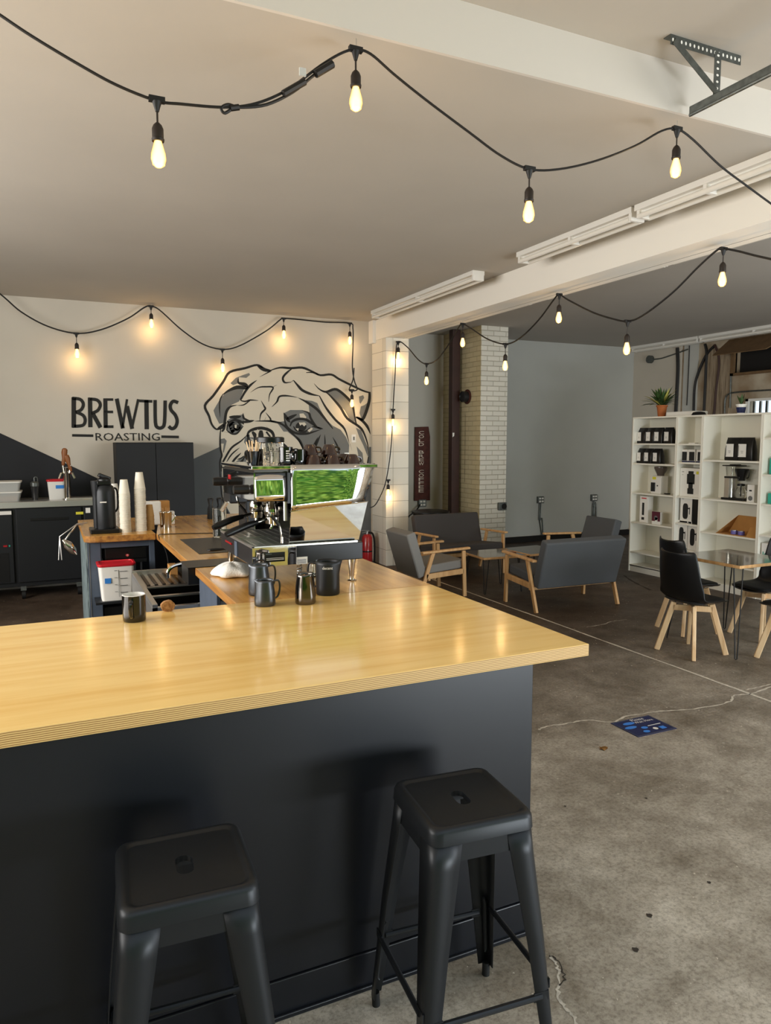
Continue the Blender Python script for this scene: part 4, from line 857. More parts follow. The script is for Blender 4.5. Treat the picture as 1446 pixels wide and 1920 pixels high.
def hp_table(name,label,loc,rz,sx,sy,z,splay=.06,group=None):
    t=thing(name,label,'table',loc,rz,group)
    b=MB('glasst'); b.box(-sx/2,sx/2,-sy/2,sy/2,z-.028,z); b.bm.faces.ensure_lookup_table(); b.use('oak')
    for f in b.bm.faces:
        f.normal_update()
        if abs(f.normal.z)<.5: f.material_index=b.mi
    b.build('tabletop',t,local=True,smooth=False,bevel=.004)
    for a in (-1,1):
        for c in (-1,1):
            q=MB('cord'); hairpin(q,a*(sx/2-.07),c*(sy/2-.07),z-.028,a*splay,c*splay); q.build('hairpin_leg',t,local=True)
    return t
hp_table('coffee_table','left glossy coffee table on hairpin legs between the armchairs',(4.83,7.34,0),R(-3),.58,.56,.45,.03)
hp_table('coffee_table','right glossy coffee table on hairpin legs behind the nearest loveseat',(5.44,7.36,0),R(4),.58,.56,.45,.03)
tag(MB('teak').box(4.98,5.08,7.22,7.30,.451,.462).build('coaster',smooth=False,bevel=.002),'small brown coaster on the left coffee table','coaster')
# ---- dining
hp_table('dining_table','square glossy brown dining table with plywood edge on black hairpin legs',(5.45,4.46,0),0,.70,.70,.785,.09)
def make_chair(label):
    t=thing('dining_chair',label,'chair')
    n=12
    # shell: profile along y (front +y) and z; back rises at -y
    prof=[(.255,.455,.19),(.20,.445,.22),(.10,.435,.225),(0,.43,.23),(-.09,.435,.235),(-.15,.455,.235),(-.19,.51,.23),(-.215,.60,.22),(-.235,.70,.21),(-.25,.80,.20),(-.262,.87,.185),(-.265,.885,.165)]
    rows=[]
    for i,(y,z,w) in enumerate(prof):
        row=[]
        u=i/(len(prof)-1)
        for k in range(n+1):
            s_=-1+2*k/n; curl=abs(s_)**2.6
            side=.055 if .15<u<.75 else .02
            yy=y+ (curl*.06 if u>.5 else 0)+ (.0 if u<.5 else 0); zz=z+ (curl*side if u<.62 else curl*.02)
            if u<.1: yy-=curl*.05
            row.append((s_*w,yy,zz))
        rows.append(row)
    b=MB('blackp'); b.rings(rows,False,False,False); b.build('shell',t,local=True,ang=80,solid=.012,sub=1)
    b=MB('blackr'); b.rings([[(x,y+.02,.452+z) for x,y in rrect(w,w,.07,4)] for w,z in ((.17,0),(.19,.012),(.185,.028),(.15,.036))]); b.build('seat_pad',t,local=True,ang=60)
    for a in (45,135,225,315):
        c,s_=math.cos(R(a)),math.sin(R(a))
        b=MB('beech'); b.beam((c*.275,s_*.275,0),(c*.15,s_*.15,.43),.03,.045,(c,s_,0)); b.build('leg',t,local=True,smooth=False,bevel=.006)
    for a in (45,135): 
        c,s_=math.cos(R(a)),math.sin(R(a)); b=MB('beech'); b.beam((-c*.16,-s_*.16,.385),(c*.16,s_*.16,.385),.03,.05); b.build('cross_bar',t,local=True,smooth=False,bevel=.004)
    return t
c1=make_chair('black shell chair at the left side of the dining table, nearest the bar'); c1.location=(4.925,4.415,0); c1.rotation_euler=(0,0,R(-88))
dup(c1,(5.46,4.95,0),R(-100),'black shell chair on the far side of the dining table, against the shelves')
dup(c1,(5.475,3.86,0),R(-5),'black shell chair at the near right side of the dining table, cut by the frame')
dup(c1,(5.92,4.50,0),R(80),'black shell chair at the right side of the dining table, seat half under the top')
for o in bpy.data.objects:
    if o.name.startswith('dining_chair'): o['group']='black shell chairs around the dining table'
# ---- floor decal + leaf
P=[oz(*p,.0025) for p in ((1145,1356),(1215,1342),(1270,1366),(1196,1383))]  # TL, TR, BR, BL
t=thing('floor_decal','dark blue square floor sticker with footprints asking to wait here','floor sticker',(3.36,3.36,0))
x0,x1,y0,y1=3.2,3.523,3.24,3.483
MB('blued').box(x0,x1,y0,y1,.0005,.0025).build('sheet',t,smooth=False)
b=MB('blueb'); z=.0032
for cx,cy,rx,ry,a in ((3.30,3.425,.046,.019,0),(3.265,3.37,.046,.019,0),(3.395,3.36,.0,.0,0)):
    if rx: b.poly([(cx+rx*math.cos(q),cy+ry*math.sin(q),z) for q in [2*PI*k/16 for k in range(16)]])
for cx,cy in ((3.345,3.335),(3.315,3.285)): b.poly([(cx+.024*math.cos(q),cy+.017*math.sin(q),z) for q in [2*PI*k/16 for k in range(16)]])
b.box(3.435,3.475,3.275,3.31,.0026,z); b.build('footprints',t,smooth=False)
b=MB('whitep'); b.text('Please',(3.395,3.455,.0028),(1,0,0),(0,1,0),.03,.10); b.text('Wait Here',(3.415,3.418,.0028),(1,0,0),(0,1,0),.028,.15); b.text('Your Local Coffee',(3.44,3.35,.0028),(1,0,0),(0,1,0),.012,.1) if False else None
b.box(3.385,3.49,3.345,3.351,.0027,z); b.poly([(3.40+.017*math.cos(q),3.297+.017*math.sin(q),z) for q in [2*PI*k/16 for k in range(16)]])
b.build('print',t,smooth=False)
b=MB('mgrey')
for a in ((x0+.008,x1-.008,y0+.008,y0+.010),(x0+.008,x1-.008,y1-.010,y1-.008),(x0+.008,x0+.010,y0+.008,y1-.008),(x1-.01,x1-.008,y0+.008,y1-.008)): b.box(*a,.0026,.003)
b.build('border',t,smooth=False)
q=oz(1132,1403,.003); b=MB('dleaf'); rr=[1,.75,1.1,.7,.95,.6,1,.8,1.15,.7,.9,.75]
b.poly([(q.x+.032*rr[k]*math.cos(2*PI*k/12),q.y+.026*rr[k]*math.sin(2*PI*k/12),.004+.004*math.sin(k*2)) for k in range(12)]); tag(b.build('dry_leaf',smooth=False,solid=.001),'brown dry leaf on the concrete near the blue floor sticker','leaf')
# black bin behind rear loveseat
x,y=5.02,9.3; zb_=oy(815,958,y).z
t=thing('waste_bin','round black bin top showing behind the dark grey loveseat','bin',(x,y,0)); MB('blackp').lathe([(.18,0),(.26,zb_-.03),(.28,zb_-.02),(.28,zb_),(.25,zb_+.01)],(x,y,0)).build('bin',t)
# sign
SYY=YA-.02
q0,q1=oy(777,801,SYY),oy(805,938,SYY)
t=thing('coffee_sign','tall weathered red brown board lettered vertically on the alcove wall','sign',((q0.x+q1.x)/2,SYY,q0.z))
MB('signw').prism([(q0.x,q1.z),(q1.x+.005,q1.z),(q1.x,q0.z-.15),(q1.x-.03,q0.z+.01),(q0.x+.01,q0.z)],-.02,0,Matrix(((1,0,0,0),(0,0,1,SYY),(0,1,0,0),(0,0,0,1)))).build('board',t,smooth=False)
word='COLD BREW COFFEE'; zt_=oy(790,809,SYY).z; zb2=oy(790,922,SYY).z; n=len(word); st=(zt_-zb2)/(n-1+.6)
xc=oy(790,870,SYY-.02).x
for i,ch in enumerate(word):
    if ch!=' ': b=MB('signl'); b.text(ch,(xc,SYY-.021,zt_-.02-i*st),(1,0,0),(0,0,1),st*.82,.095); b.build('letter',t,smooth=False)
def outlet(px,py,Y,label,w=.13,h=.12,drop=None,face='y',dark=False):
    q=oy(px,py,Y); t=thing('outlet_box',label,'outlet',(q.x,Y,q.z))
    MB('galv').box(q.x-w/2,q.x+w/2,Y-.05,Y,q.z-h/2,q.z+h/2).build('box',t,smooth=False,bevel=.006)
    b=MB('whitep' if not dark else 'blackp')
    if dark: b.cyl((q.x+.02,Y-.05,q.z),(q.x+.02,Y-.058,q.z),.045)
    else:
        for a in (-1,1):
            for c in (-1,1): b.box(q.x+a*.028-.02,q.x+a*.028+.02,Y-.054,Y-.05,q.z+c*.026-.016,q.z+c*.026+.016)
    b.build('sockets',t,smooth=False)
    if drop:
        for k,dx in enumerate((-.012,.018)):
            b=MB('galv'); b.tube(cr([(q.x+dx,Y-.02,q.z-h/2),(q.x+dx-.01,Y-.02,q.z-.35),(q.x+dx+.03*k,Y-.02,drop+.3),(q.x+dx+.06,Y-.02,drop)],5),.009,8); b.build('conduit',t)
outlet(1012,937,YA-.02,'grey four way outlet box on the grey wall, the left one with conduit',drop=.1)
outlet(1112,933,YA-.02,'grey four way outlet box on the grey wall, behind the right armchair',drop=.35)
outlet(790,943,YA-.001,'outlet box directly below the red brown sign',.14,.12)
outlet(940,949,9.45,'grey box with large round black socket at the edge of the brick chimney',.14,.12,dark=True)
q=oy(788,946,YA-.05); tag(MB('cord').tube(cr([q,(q.x-.12,YA-.12,q.z-.10),(5.25,YA-.1,.55),(5.2,YA-.1,.3)],5),.012).build('power_cable'),'black power cord plugged in below the red brown sign','cable')

# ================================================================ SHELVING
SX=7.25; SD=.30; SH=2.115
def ys(px,py): return ox(px,py,SX)
U=[(7.64,6.862),(6.862,6.462),(6.462,5.64),(5.64,4.84)]
Z=lambda x,y: ox(1160+x/5.056,780+y/5.056,SX).z
shelves=[[Z(550,262),Z(540,462),Z(525,758),Z(510,1055),Z(330,1322),Z(330,1450)],[Z(800,264),Z(790,445),Z(775,780),Z(760,1038),Z(750,1290)],[Z(1360,432),Z(1340,828),Z(1330,1170),.33],[Z(1400,205),Z(1400,555),Z(1400,838),Z(1380,1130),.45]]
lab=['wide white bookcase at the left end, holding the grinder and coffee bags','narrow white bookcase between the two wide ones, packed with boxes','wide white bookcase with the coffee brewer and cardboard tray','white bookcase at the right edge of the photo with green boxes']
print('SHELVES',shelves)
for i,((ya,yb),zs) in enumerate(zip(U,shelves)):
    t=thing('bookcase',lab[i],'bookcase',(SX+SD/2,(ya+yb)/2,0))
    b=MB('shelf'); b.box(SX,SX+SD,ya-.02,ya-.001,0,SH); b.box(SX,SX+SD,yb+.001,yb+.02,0,SH); b.box(SX,SX+SD,yb+.02,ya-.02,SH-.02,SH); b.box(SX+.01,SX+SD,yb+.02,ya-.02,0,.08); b.build('frame',t,smooth=False,bevel=.002)
    MB('shelfb').box(SX+SD-.006,SX+SD,yb+.02,ya-.02,.08,SH-.02).build('back_panel',t,smooth=False)
    for z in zs+[.09]: MB('shelf').box(SX+.006,SX+SD-.006,yb+.02,ya-.02,z-.02,z).build('shelf_board',t,smooth=False,bevel=.0015)
sh=shelves
def Y_(x,y,X=SX+.08): return ox(1160+x/5.056,780+y/5.056,X).y
FX=SX+.07
def bag(x,y,z,w,h,label,group,tilt=0):
    t=thing('coffee_bag',label,'coffee bag',(x,y,z),group=group)
    b=MB('blackp'); A=[]
    for u,dx,ww in ((0,.045,.5),(.06,.05,.5),(.5,.045,.49),(.82,.03,.47),(.95,.008,.47),(1,.004,.48)):
        A.append([(px,py+tilt*u*.01,h*u) for px,py in rrect(dx,w*ww,min(dx,.02)*.9,2)])
    b.rings(A); b.build('pouch',t,local=True,ang=50)
    b=MB('whitep'); b.box(-.0565,-.054,-w*.12,w*.36,h*.16,h*.72); b.use('ink'); b.box(-.058,-.0568,w*.05,w*.2,h*.40,h*.415); b.box(-.058,-.0568,w*.06,w*.18,h*.33,h*.345); b.use('mgrey'); b.box(-.058,-.0568,w*.32,w*.34,h*.2,h*.66)
    b.build('paper_label',t,local=True,smooth=False); return t
def at(px,py,z,X): return ox(px,py,X).y
for k,(cx) in enumerate((195,280,360,455)):
    y=Y_(cx+22,180,SX+.09); bag(SX+.12,y,sh[0][0],.155,.21,['leftmost','second from left','third from left','rightmost'][k]+' of the four black coffee bags on the top left shelf','black coffee bags on the top left shelf',k-1.5)
for k,(cx) in enumerate((190,262,345)):
    y=Y_(cx+22,370,SX+.09); bag(SX+.12,y,sh[0][1],.145,.20,['leftmost','middle','rightmost'][k]+' of the three black coffee bags on the second left shelf','black coffee bags on the second left shelf',k-1)
for k,(cx) in enumerate((1060,1180)):
    y=Y_(cx+25,335,SX+.09); bag(SX+.12,y,sh[2][0],.22,.27,['left','right'][k]+' of the two black coffee bags above the coffee brewer','black coffee bags above the brewer',k)
# small boxes
def pbox(x,y,z,d,w,h,label,art,name='product_box',cat='box',group=None,rz=0,side='whitep'):
    t=thing(name,label,cat,(x,y,z),rz,group)
    MB(side).box(0,d,-w/2,w/2,0,h).build('carton',t,local=True,smooth=False,bevel=.002)
    b=MB('whitep'); art(b,w,h); b.build('front_print',t,local=True,smooth=False); return t
def art_cup(b,w,h):
    b.box(-.002,0,-w/2+.002,w/2-.002,.004,h-.004); b.use('ink'); b.box(-.004,-.002,-w*.42,w*.30,h*.12,h*.82); b.use('blued'); b.box(-.004,-.002,-w/2,w/2,.0,h*.1)
for k,cx in enumerate((612,683,765)): pbox(SX+.09,Y_(cx+8,390,SX+.09),sh[1][1],.1,.115,.16,['left','middle','right'][k]+' of the three small black and white boxes on the narrow bookcase',art_cup,group='small boxes on the narrow bookcase')
def art_press(b,w,h):
    b.use('ink'); b.box(-.003,0,-w*.16,w*.12,h*.10,h*.30); b.box(-.003,0,-w*.12,w*.08,h*.3,h*.5); b.box(-.003,0,-w*.2,w*.16,h*.45,h*.8); b.box(-.003,0,-w*.14,w*.1,h*.8,h*.9); b.use('yellow'); b.box(-.003,0,-w*.38,-w*.27,h*.8,h*.9); b.use('mgrey'); b.box(-.002,0,w*.32,w*.42,h*.86,h*.88); b.box(-.002,0,w*.34,w*.42,h*.76,h*.77)
pbox(SX+.06,Y_(680,650,SX+.06),sh[1][2],.2,.33,.36,'large white box printed with a black coffee maker on the narrow bookcase',art_press)
def art_kettle(b,w,h):
    b.box(-.002,0,-w/2+.002,w/2-.002,.004,h-.004); b.use('ink'); pts=[(-.003,y*w+.05*w,z*h+h*.46) for y,z in rrect(.22,.30,.15,4)]; b.poly(pts); b.box(-.003,-.002,-w*.33,-w*.27,h*.35,h*.62); b.box(-.003,-.002,-w*.3,-w*.1,h*.55,h*.6); b.use('mgrey'); b.box(-.003,-.002,w*.2,w*.4,h*.92,h*.935)
pbox(SX+.06,Y_(640,920,SX+.06),sh[1][3],.2,.19,.33,'white box with a dark kettle picture beside its black side, on the fourth narrow shelf',art_kettle,side='blackp')
tag(MB('blackp').box(SX+.05,SX+.25,Y_(735,920,SX+.06)-.07,Y_(735,920,SX+.06)+.05,sh[1][3],sh[1][3]+.325).build('dark_carton',smooth=False,bevel=.003),'plain black carton next to the kettle box on the narrow bookcase','box')
for k,cx in enumerate((600,705)): pbox(SX+.06,Y_(cx,1160,SX+.06),sh[1][4],.2,.165,.36,['left','right'][k]+' of the two white kettle boxes low on the narrow bookcase',art_kettle,group='kettle boxes on the low narrow shelf')
tag(MB('whitep').box(SX+.08,SX+.14,Y_(695,240)-.05,Y_(695,240)+.05,sh[1][0],sh[1][0]+.012).build('paper_note',smooth=False),'thin white card lying on the empty top narrow shelf','paper')
# coffee grinder on shelf
y=Y_(370,650,SX+.1); z=sh[0][2]
t=thing('home_grinder','white home coffee grinder with smoked hopper on the left bookcase','coffee grinder',(SX+.15,y,z))
b=MB('white'); b.prism([(SX+.07,z),(SX+.2,z),(SX+.2,z+.24),(SX+.09,z+.24),(SX+.07,z+.22)],y-.085,y+.085,Matrix(((1,0,0,0),(0,0,1,0),(0,1,0,0),(0,0,0,1)))); b.build('body',t,smooth=False,bevel=.006)
MB(bpy.data.materials['smoke_plastic']).box(SX+.058,SX+.075,y+.01,y+.08,z+.03,z+.15).build('grounds_bin',t,smooth=False,bevel=.004)
b=MB(mat('hopper_smoke','5b5048',.2,alpha=.85)); b.lathe([(.045,.24),(.05,.26),(.088,.34),(.085,.36),(.05,.365)],(SX+.15,y,z)); b.build('hopper',t); b=MB('ink'); b.cyl((SX+.0685,y-.03,z+.11),(SX+.066,y-.03,z+.11),.01); b.use('yellow'); b.box(SX+.066,SX+.07,y+.0,y+.06,z+.19,z+.225); b.build('dial_and_sticker',t,smooth=False)
tag(MB('blackp').tube(cr([(SX+.14,y-.09,z+.008),(SX+.1,y-.14,z+.008),(SX+.12,y-.19,z+.008),(SX+.17,y-.15,z+.008)],4),.008).build('grinder_cord'),'short black cord right of the white grinder','cable')
# tall box with press + book
def art_tall(b,w,h):
    b.box(-.002,0,-w/2+.002,w/2-.002,.004,h-.004); b.use('ink'); b.box(-.003,-.002,-w*.05,w*.2,h*.28,h*.75); b.box(-.003,-.002,-w*.08,w*.25,h*.1,h*.2); b.use('red'); b.box(-.003,-.002,-w*.3,w*.3,h*.9,h*.94)
pbox(SX+.07,Y_(245,900,SX+.08),sh[0][3],.09,.15,.36,'tall white box with a slim black coffee press picture on the left bookcase',art_tall)
def art_book(b,w,h):
    b.use('maroon'); b.box(-.002,0,-w/2,w/2,h*.25,h); b.use('mgrey'); b.poly([(-.003,w*.22*math.cos(a),h*.5+w*.22*math.sin(a)) for a in [2*PI*k/14 for k in range(14)]]); b.use('whitep'); b.box(-.003,-.002,-w*.2,w*.1,h*.05,h*.55)
pbox(SX+.05,Y_(355,975,SX+.05),sh[0][3],.04,.145,.17,'small dark red and white boxed kit on the left bookcase',art_book)
# drip brewer
y0_=Y_(985,650,SX+.1); y1_=Y_(1215,650,SX+.1); yc=(y0_+y1_)/2; z=sh[2][1]
t=thing('coffee_brewer','black and steel drip coffee brewer with glass carafe on the middle bookcase','coffee maker',(SX+.15,yc,z))
k_=abs(y0_-y1_)/2
yl=yc+k_*.55; yr=yc-k_*.35
MB('blackp').box(SX+.06,SX+.24,yc-k_,yc+k_*1.05,z,z+.03).build('base',t,smooth=False,bevel=.006)
b=MB('steel'); b.box(SX+.09,SX+.22,yl-.01,yl+.06,z+.03,z+.30); b.use('chrome'); b.cyl((SX+.12,yl-.03,z+.03),(SX+.12,yl-.03,z+.45),.014); b.build('tower',t,smooth=False)
b=MB('blackp'); b.box(SX+.08,SX+.2,yr-.02,yl+.06,z+.30,z+.325); b.build('arm',t,smooth=False,bevel=.004)
b=MB('blackp'); b.box(SX+.07,SX+.22,yl-.17,yl+.09,z+.465,z+.48); b.box(SX+.1,SX+.2,yl-.1,yl-.0,z+.48,z+.492); b.build('tank_lid',t,smooth=False,bevel=.004)
MB('glass').lathe([(.045,.33),(.06,.46)],(SX+.15,yl+.02,z),cap0=False,cap1=False).build('water_tank',t)
b=MB('blackp'); b.lathe([(.045,.27),(.05,.31),(.085,.41),(.088,.43),(.07,.435)],(SX+.15,yr,z)); cup_handle(b,(SX+.15,yr,z),.075,z+.31,z+.42,.035,R(-90),.006); b.build('filter_basket',t)
b=MB('glass'); b.lathe([(.06,.035),(.075,.06),(.07,.13),(.045,.18),(.05,.2)],(SX+.15,yr,z),cap1=False); b.use('blackp'); b.lathe([(.05,.2),(.05,.225),(.03,.23)],(SX+.15,yr,z)); b.cyl((SX+.15,yr,z+.06),(SX+.15,yr,z+.2),.006); b.build('carafe',t); t.scale=(.86,.92,.86)
def art_s(b,w,h): b.use('ink'); b.box(-.002,0,-w*.15,w*.2,h*.62,h*.70); b.use('mgrey'); b.poly([(-.003,w*.3*math.cos(a),h*.22+w*.3*math.sin(a)) for a in [2*PI*k/14 for k in range(14)]])
pbox(SX+.04,Y_(1252,740,SX+.04),sh[2][1],.05,.095,.2,'small white narrow box right of the coffee brewer',art_s)
# cardboard tray
z=sh[2][2]; ya=Y_(930,1090,SX+.04); yb=Y_(1325,1090,SX+.04)
t=thing('display_tray','open brown cardboard display tray with angled sides on the middle bookcase','cardboard tray',(SX+.12,(ya+yb)/2,z))
b=MB('card'); b.box(SX+.03,SX+.25,yb+.01,ya,z,z+.006); b.poly([(SX+.24,ya,z),(SX+.24,yb+.01,z),(SX+.26,yb+.01,z+.22),(SX+.26,ya-.12,z+.22)]); b.poly([(SX+.03,ya,z),(SX+.24,ya,z),(SX+.26,ya-.12,z+.22)]); b.poly([(SX+.03,yb+.012,z),(SX+.25,yb+.012,z),(SX+.25,yb+.012,z+.2),(SX+.14,yb+.012,z+.2),(SX+.03,yb+.012,z+.07)]); b.poly([(SX+.03,yb+.012,z),(SX+.03,yb+.15,z),(SX+.06,yb+.12,z+.12),(SX+.06,yb+.012,z+.12)]); b.build('tray',t,smooth=False,solid=.004)
for k,cx in enumerate((1098,1165)):
    y=Y_(cx,1080,SX+.1); tt=thing('small_tin',['left','right'][k]+' little purple tin in the cardboard tray','tin',(SX+.1,y,z+.006),group='purple tins in the cardboard tray'); MB('purple').cyl((SX+.1,y,z+.006),(SX+.1,y,z+.05),.038,n=20).build('tin',tt); MB('steel').cyl((SX+.1,y,z+.05),(SX+.1,y,z+.056),.036,n=20).build('lid',tt)
# right bookcase items
for k,(zz,h,lb) in enumerate(((sh[3][1],.18,'upper'),(sh[3][2],.12,'middle'))):
    y=5.56-.06*0; tag(MB('teal').box(SX+.08,SX+.2,5.48,5.59,zz,zz+h).build('green_carton',smooth=False,bevel=.003),lb+' green carton at the left of the right hand bookcase','box')
t=thing('white_carton','white carton with large teal letters low on the right hand bookcase','box',(SX+.1,5.4,sh[3][3]-.3)); z=.45
MB('whitep').box(SX+.03,SX+.25,5.25,5.60,z,z+.2).build('carton',t,smooth=False,bevel=.003); b=MB('teal'); b.text('KO',(SX+.029,5.50,z+.06),(0,-1,0),(0,0,1),.09,.16); b.build('lettering',t,smooth=False)
# on top of shelves
def plant(x,y,z,label,pot,n,L_,seed,r=.05,h=.11,mt='leafg',sp=1.0):
    t=thing('potted_plant',label,'plant',(x,y,z)); rnd=random.Random(seed)
    b=MB(pot); b.lathe([(r*.7,0),(r*.95,h*.85),(r*1.08,h*.86),(r*1.08,h),(r*.95,h),(r*.9,h*.9)],(x,y,z)); b.build('pot',t); MB('soil').lathe([(0,h*.905),(r*.89,h*.905)],(x,y,z),cap0=False,cap1=False).build('soil',t)
    b=MB(mt)
    for i in range(n):
        a=rnd.uniform(0,2*PI); up=rnd.uniform(.35,1.3) if sp>.6 else rnd.uniform(1.1,1.4); ll=L_*rnd.uniform(.7,1.05); w=ll*.065*(1 if sp>.6 else 1.3)
        if i==n*3//4 and sp>.6: b.use('leafy')
        pts=[]; c,s_=math.cos(a),math.sin(a)
        for k in range(6):
            u=k/5; rr=ll*u*math.cos(up)*1.0; zz=ll*(u*math.sin(up)-.35*u*u*math.cos(up)); pts.append((Vector((x+c*rr,y+s_*rr,z+h*.9+zz)),w*math.sin(PI*min(1,u*.9+.08))))
        nn=Vector((-s_,c,.1)); 
        for (p,wa),(q,wb) in zip(pts,pts[1:]): b.poly([p-nn*wa,p+nn*wa,q+nn*wb,q-nn*wb])
    b.build('leaves',t,smooth=False,fixn=False); return t
y=ox(1241,775,SX+.12).y; plant(SX+.12,y,SH,'spiky variegated plant in terracotta pot on top of the bookcases','terra',80,.33,3,.068,.15)
y=ox(1390,765,SX+.12).y; t=plant(SX+.12,y,SH,'small green plant in a white and dark blue pot on top of the bookcases','white',12,.15,4,.055,.11,sp=.4)
MB('blued').lathe([(.041,.01),(.0545,.075)],(SX+.12,y,SH),cap0=False,cap1=False).build('pot_band',t)
y=ox(1285,770,SX+.15).y; tag(MB('whitep').box(SX+.05,SX+.25,y-.27,y+.22,SH,SH+.055).build('white_tray',smooth=False,bevel=.01),'long flat white box lying on top of the bookcases','box')
y=ox(1313,773,SX+.1).y; tag(MB('blackp').lathe([(.09,0),(.07,.035),(.03,.045)],(SX+.08,y,SH)).build('black_cap'),'flat black lid lying on top of the bookcases','lid')
# conduits on right wall
def wpx(px,py): return ox(px,py,XR-.03)
for pts,r,lb,m_ in (([(1271,652),(1272,690),(1270,735),(1268,772)],.035,'thick dark vertical conduit left of the bundle on the right wall','cord'),
 ([(1322,645),(1325,660),(1324,690),(1322,735),(1320,775)],.022,'dark straight conduit in the middle of the right wall bundle','cord'),
 ([(1340,648),(1325,665),(1311,695),(1303,725),(1301,770)],.022,'black conduit bowing left from the ceiling on the right wall','cord'),
 ([(1340,646),(1347,665),(1348,690),(1343,730),(1339,778)],.018,'dark conduit curving right of the bundle on the right wall','pipe'),
 ([(1293,648),(1291,700),(1288,760)],.008,'thin dark wire between the conduits on the right wall','cord'),
 ([(1372,640),(1371,690),(1369,765)],.012,'thin pale conduit beside the dark window frame','galv'),
 ([(1359,775),(1360,750),(1368,738),(1400,734),(1448,731)],.012,'grey conduit bending right above the barred window','galv')):
    P=[wpx(*p) for p in pts]; tag(MB(m_).tube(cr(P,6),r,8).build('conduit'),lb,'conduit')
b=MB('galv'); P=[wpx(1222,674),wpx(1240,672),wpx(1262,665),wpx(1290,655)]; t=thing('junction_box','round grey junction box with armoured cable near the corner of the right wall','junction box',P[0]); b.tube(cr(P,5),.012); b.build('cable',t); MB('galv').cyl((XR-.035,P[0].y,P[0].z),(XR-.1,P[0].y,P[0].z),.07).build('box',t)
# ================================================================ STRING LIGHTS
def bulb_part(t,p,s=1.0,lead=.07,tilt=(0,0)):
    """socket hanging below p"""
    p=Vector(p); dx,dy=tilt; d=Vector((dx,dy,-1)).normalized()
    a=p+Vector((0,0,-lead*s)) ; 
    b=MB('socket'); b.tube([p,a],.0035*s,6); q=d.to_track_quat('-Z','Y').to_matrix().to_4x4()
    b.lathe([(.006*s,0),(.014*s,-.008*s),(.019*s,-.02*s),(.019*s,-.05*s),(.021*s,-.052*s),(.020*s,-.060*s)],a,16,mx=q); so=b.build('socket',t)
    b=MB('bulb'); b.lathe([(.012*s,-.058*s),(.015*s,-.07*s),(.0235*s,-.10*s),(.025*s,-.117*s),(.020*s,-.135*s),(.008*s,-.143*s)],a,16,mx=q); b.build('bulb',so)
    return a+d*.1*s
def tee(b,p,s=1): 
    b.box(p.x-.026*s,p.x+.026*s,p.y-.009*s,p.y+.009*s,p.z-.010*s,p.z+.008*s); b.lathe([(.016*s,-.008*s),(.006*s,-.04*s)],p,10)
BULBS=[]
def string(label,pts,sockets,r=.0055,hooks=(),name='string_light',s=1.0,extra=None):
    t=thing(name,label,'string lights',pts[0]); b=MB('cord'); b.tube(cr(pts,6),r,7)
    for q in sockets: tee(b,Vector(q[0]),s)
    b.build('cord',t)
    for q in sockets: BULBS.append(bulb_part(t,Vector(q[0])-Vector((0,0,.03*s)),s,q[1],q[2] if len(q)>2 else (0,0)))
    for h in hooks: MB('steel').tube([Vector(h),Vector(h)-Vector((0,0,.05))],.002,6).build('hook',t)
    return t
Y1_=2.94; A=lambda x,y: oy(x,y,Y1_)
pts=[A(-60,-12),A(0,28),A(60,68),A(150,122),A(220,160),A(294,189),A(340,195),A(420,201),A(480,194),A(540,168),A(600,124),A(640,100),A(667,93),A(695,101),A(740,140),A(800,188),A(880,248),A(940,292),A(993,317),A(1050,317),A(1120,301),A(1190,274),A(1240,246),A(1270,242),A(1300,262),A(1350,310),A(1400,348),A(1460,392)]
t=string('near string of warm bulbs hung below the ceiling step, across the top of the photo',pts,[(A(294,186),.045),(A(667,92),.045),(A(993,316),.045),(A(1270,241),.045)],.0055,[A(668,72),A(1270,226)],s=1.12)
b=MB('cord'); b.tube(cr([A(440,200),A(422,212),A(415,203),A(428,196),A(450,201),A(500,196),A(550,172),A(590,140),A(620,122)],5),.006); b.tube([A(590,141)+Vector((0,-.01,0)),A(622,122)+Vector((0,-.01,0))],.016); b.tube([A(530,178)+Vector((0,-.01,0)),A(570,155)+Vector((0,-.01,0))],.014); b.tube([A(432,203),A(448,201)],.012); b.build('taped_plug',t)
MB('frost').box(*[v for a in ((A(566,140).x-.015,A(566,140).x+.012),(Y1_-.02,Y1_-.01),(A(566,140).z-.012,A(566,140).z+.018)) for v in a]).build('tape_flap',t,smooth=False)
Y2=9.70; A=lambda x,y: oy(x,y,Y2)
pts=[A(-70,500),A(0,551),A(40,585),A(90,612),A(143,625),A(190,618),A(240,597),A(270,577),A(283,574),A(300,582),A(340,618),A(380,645),A(417,655),A(450,648),A(500,620),A(525,600),A(532,597),A(560,599),A(610,604),A(656,606),A(662,616),A(662,650),A(661,690),A(665,715),A(670,730),A(660,733),A(655,730),A(662,712),A(664,690)]
string('far string of warm bulbs along the back wall above the lettering and mural',pts,[(A(143,625),.06),(A(283,574),.04),(A(417,655),.06),(A(532,597),.04),(A(656,606),.06),(A(660,731),.02)],.009,[A(284,566),A(657,598)],s=1.25)
XB2=4.5; A=lambda x,y: ox(x,y,XB2); Cc=lambda x,y: oy(x,y,9.30)
pts=[Cc(694,952),Cc(705,945),Cc(720,915),Cc(728,880),Cc(734,830),Cc(737,770),Cc(741,700),Cc(743,655),Cc(748,640),A(765,652),A(785,675),A(800,682),A(820,674),A(845,640),A(862,611),A(868,607),A(885,617),A(915,636),A(948,645),A(975,634),A(1010,600),A(1040,560),A(1049,552),A(1065,562),A(1110,585),A(1150,598),A(1177,602),A(1205,592),A(1260,550),A(1310,500),A(1345,469),A(1357,466),A(1385,471),A(1420,480),A(1470,491)]
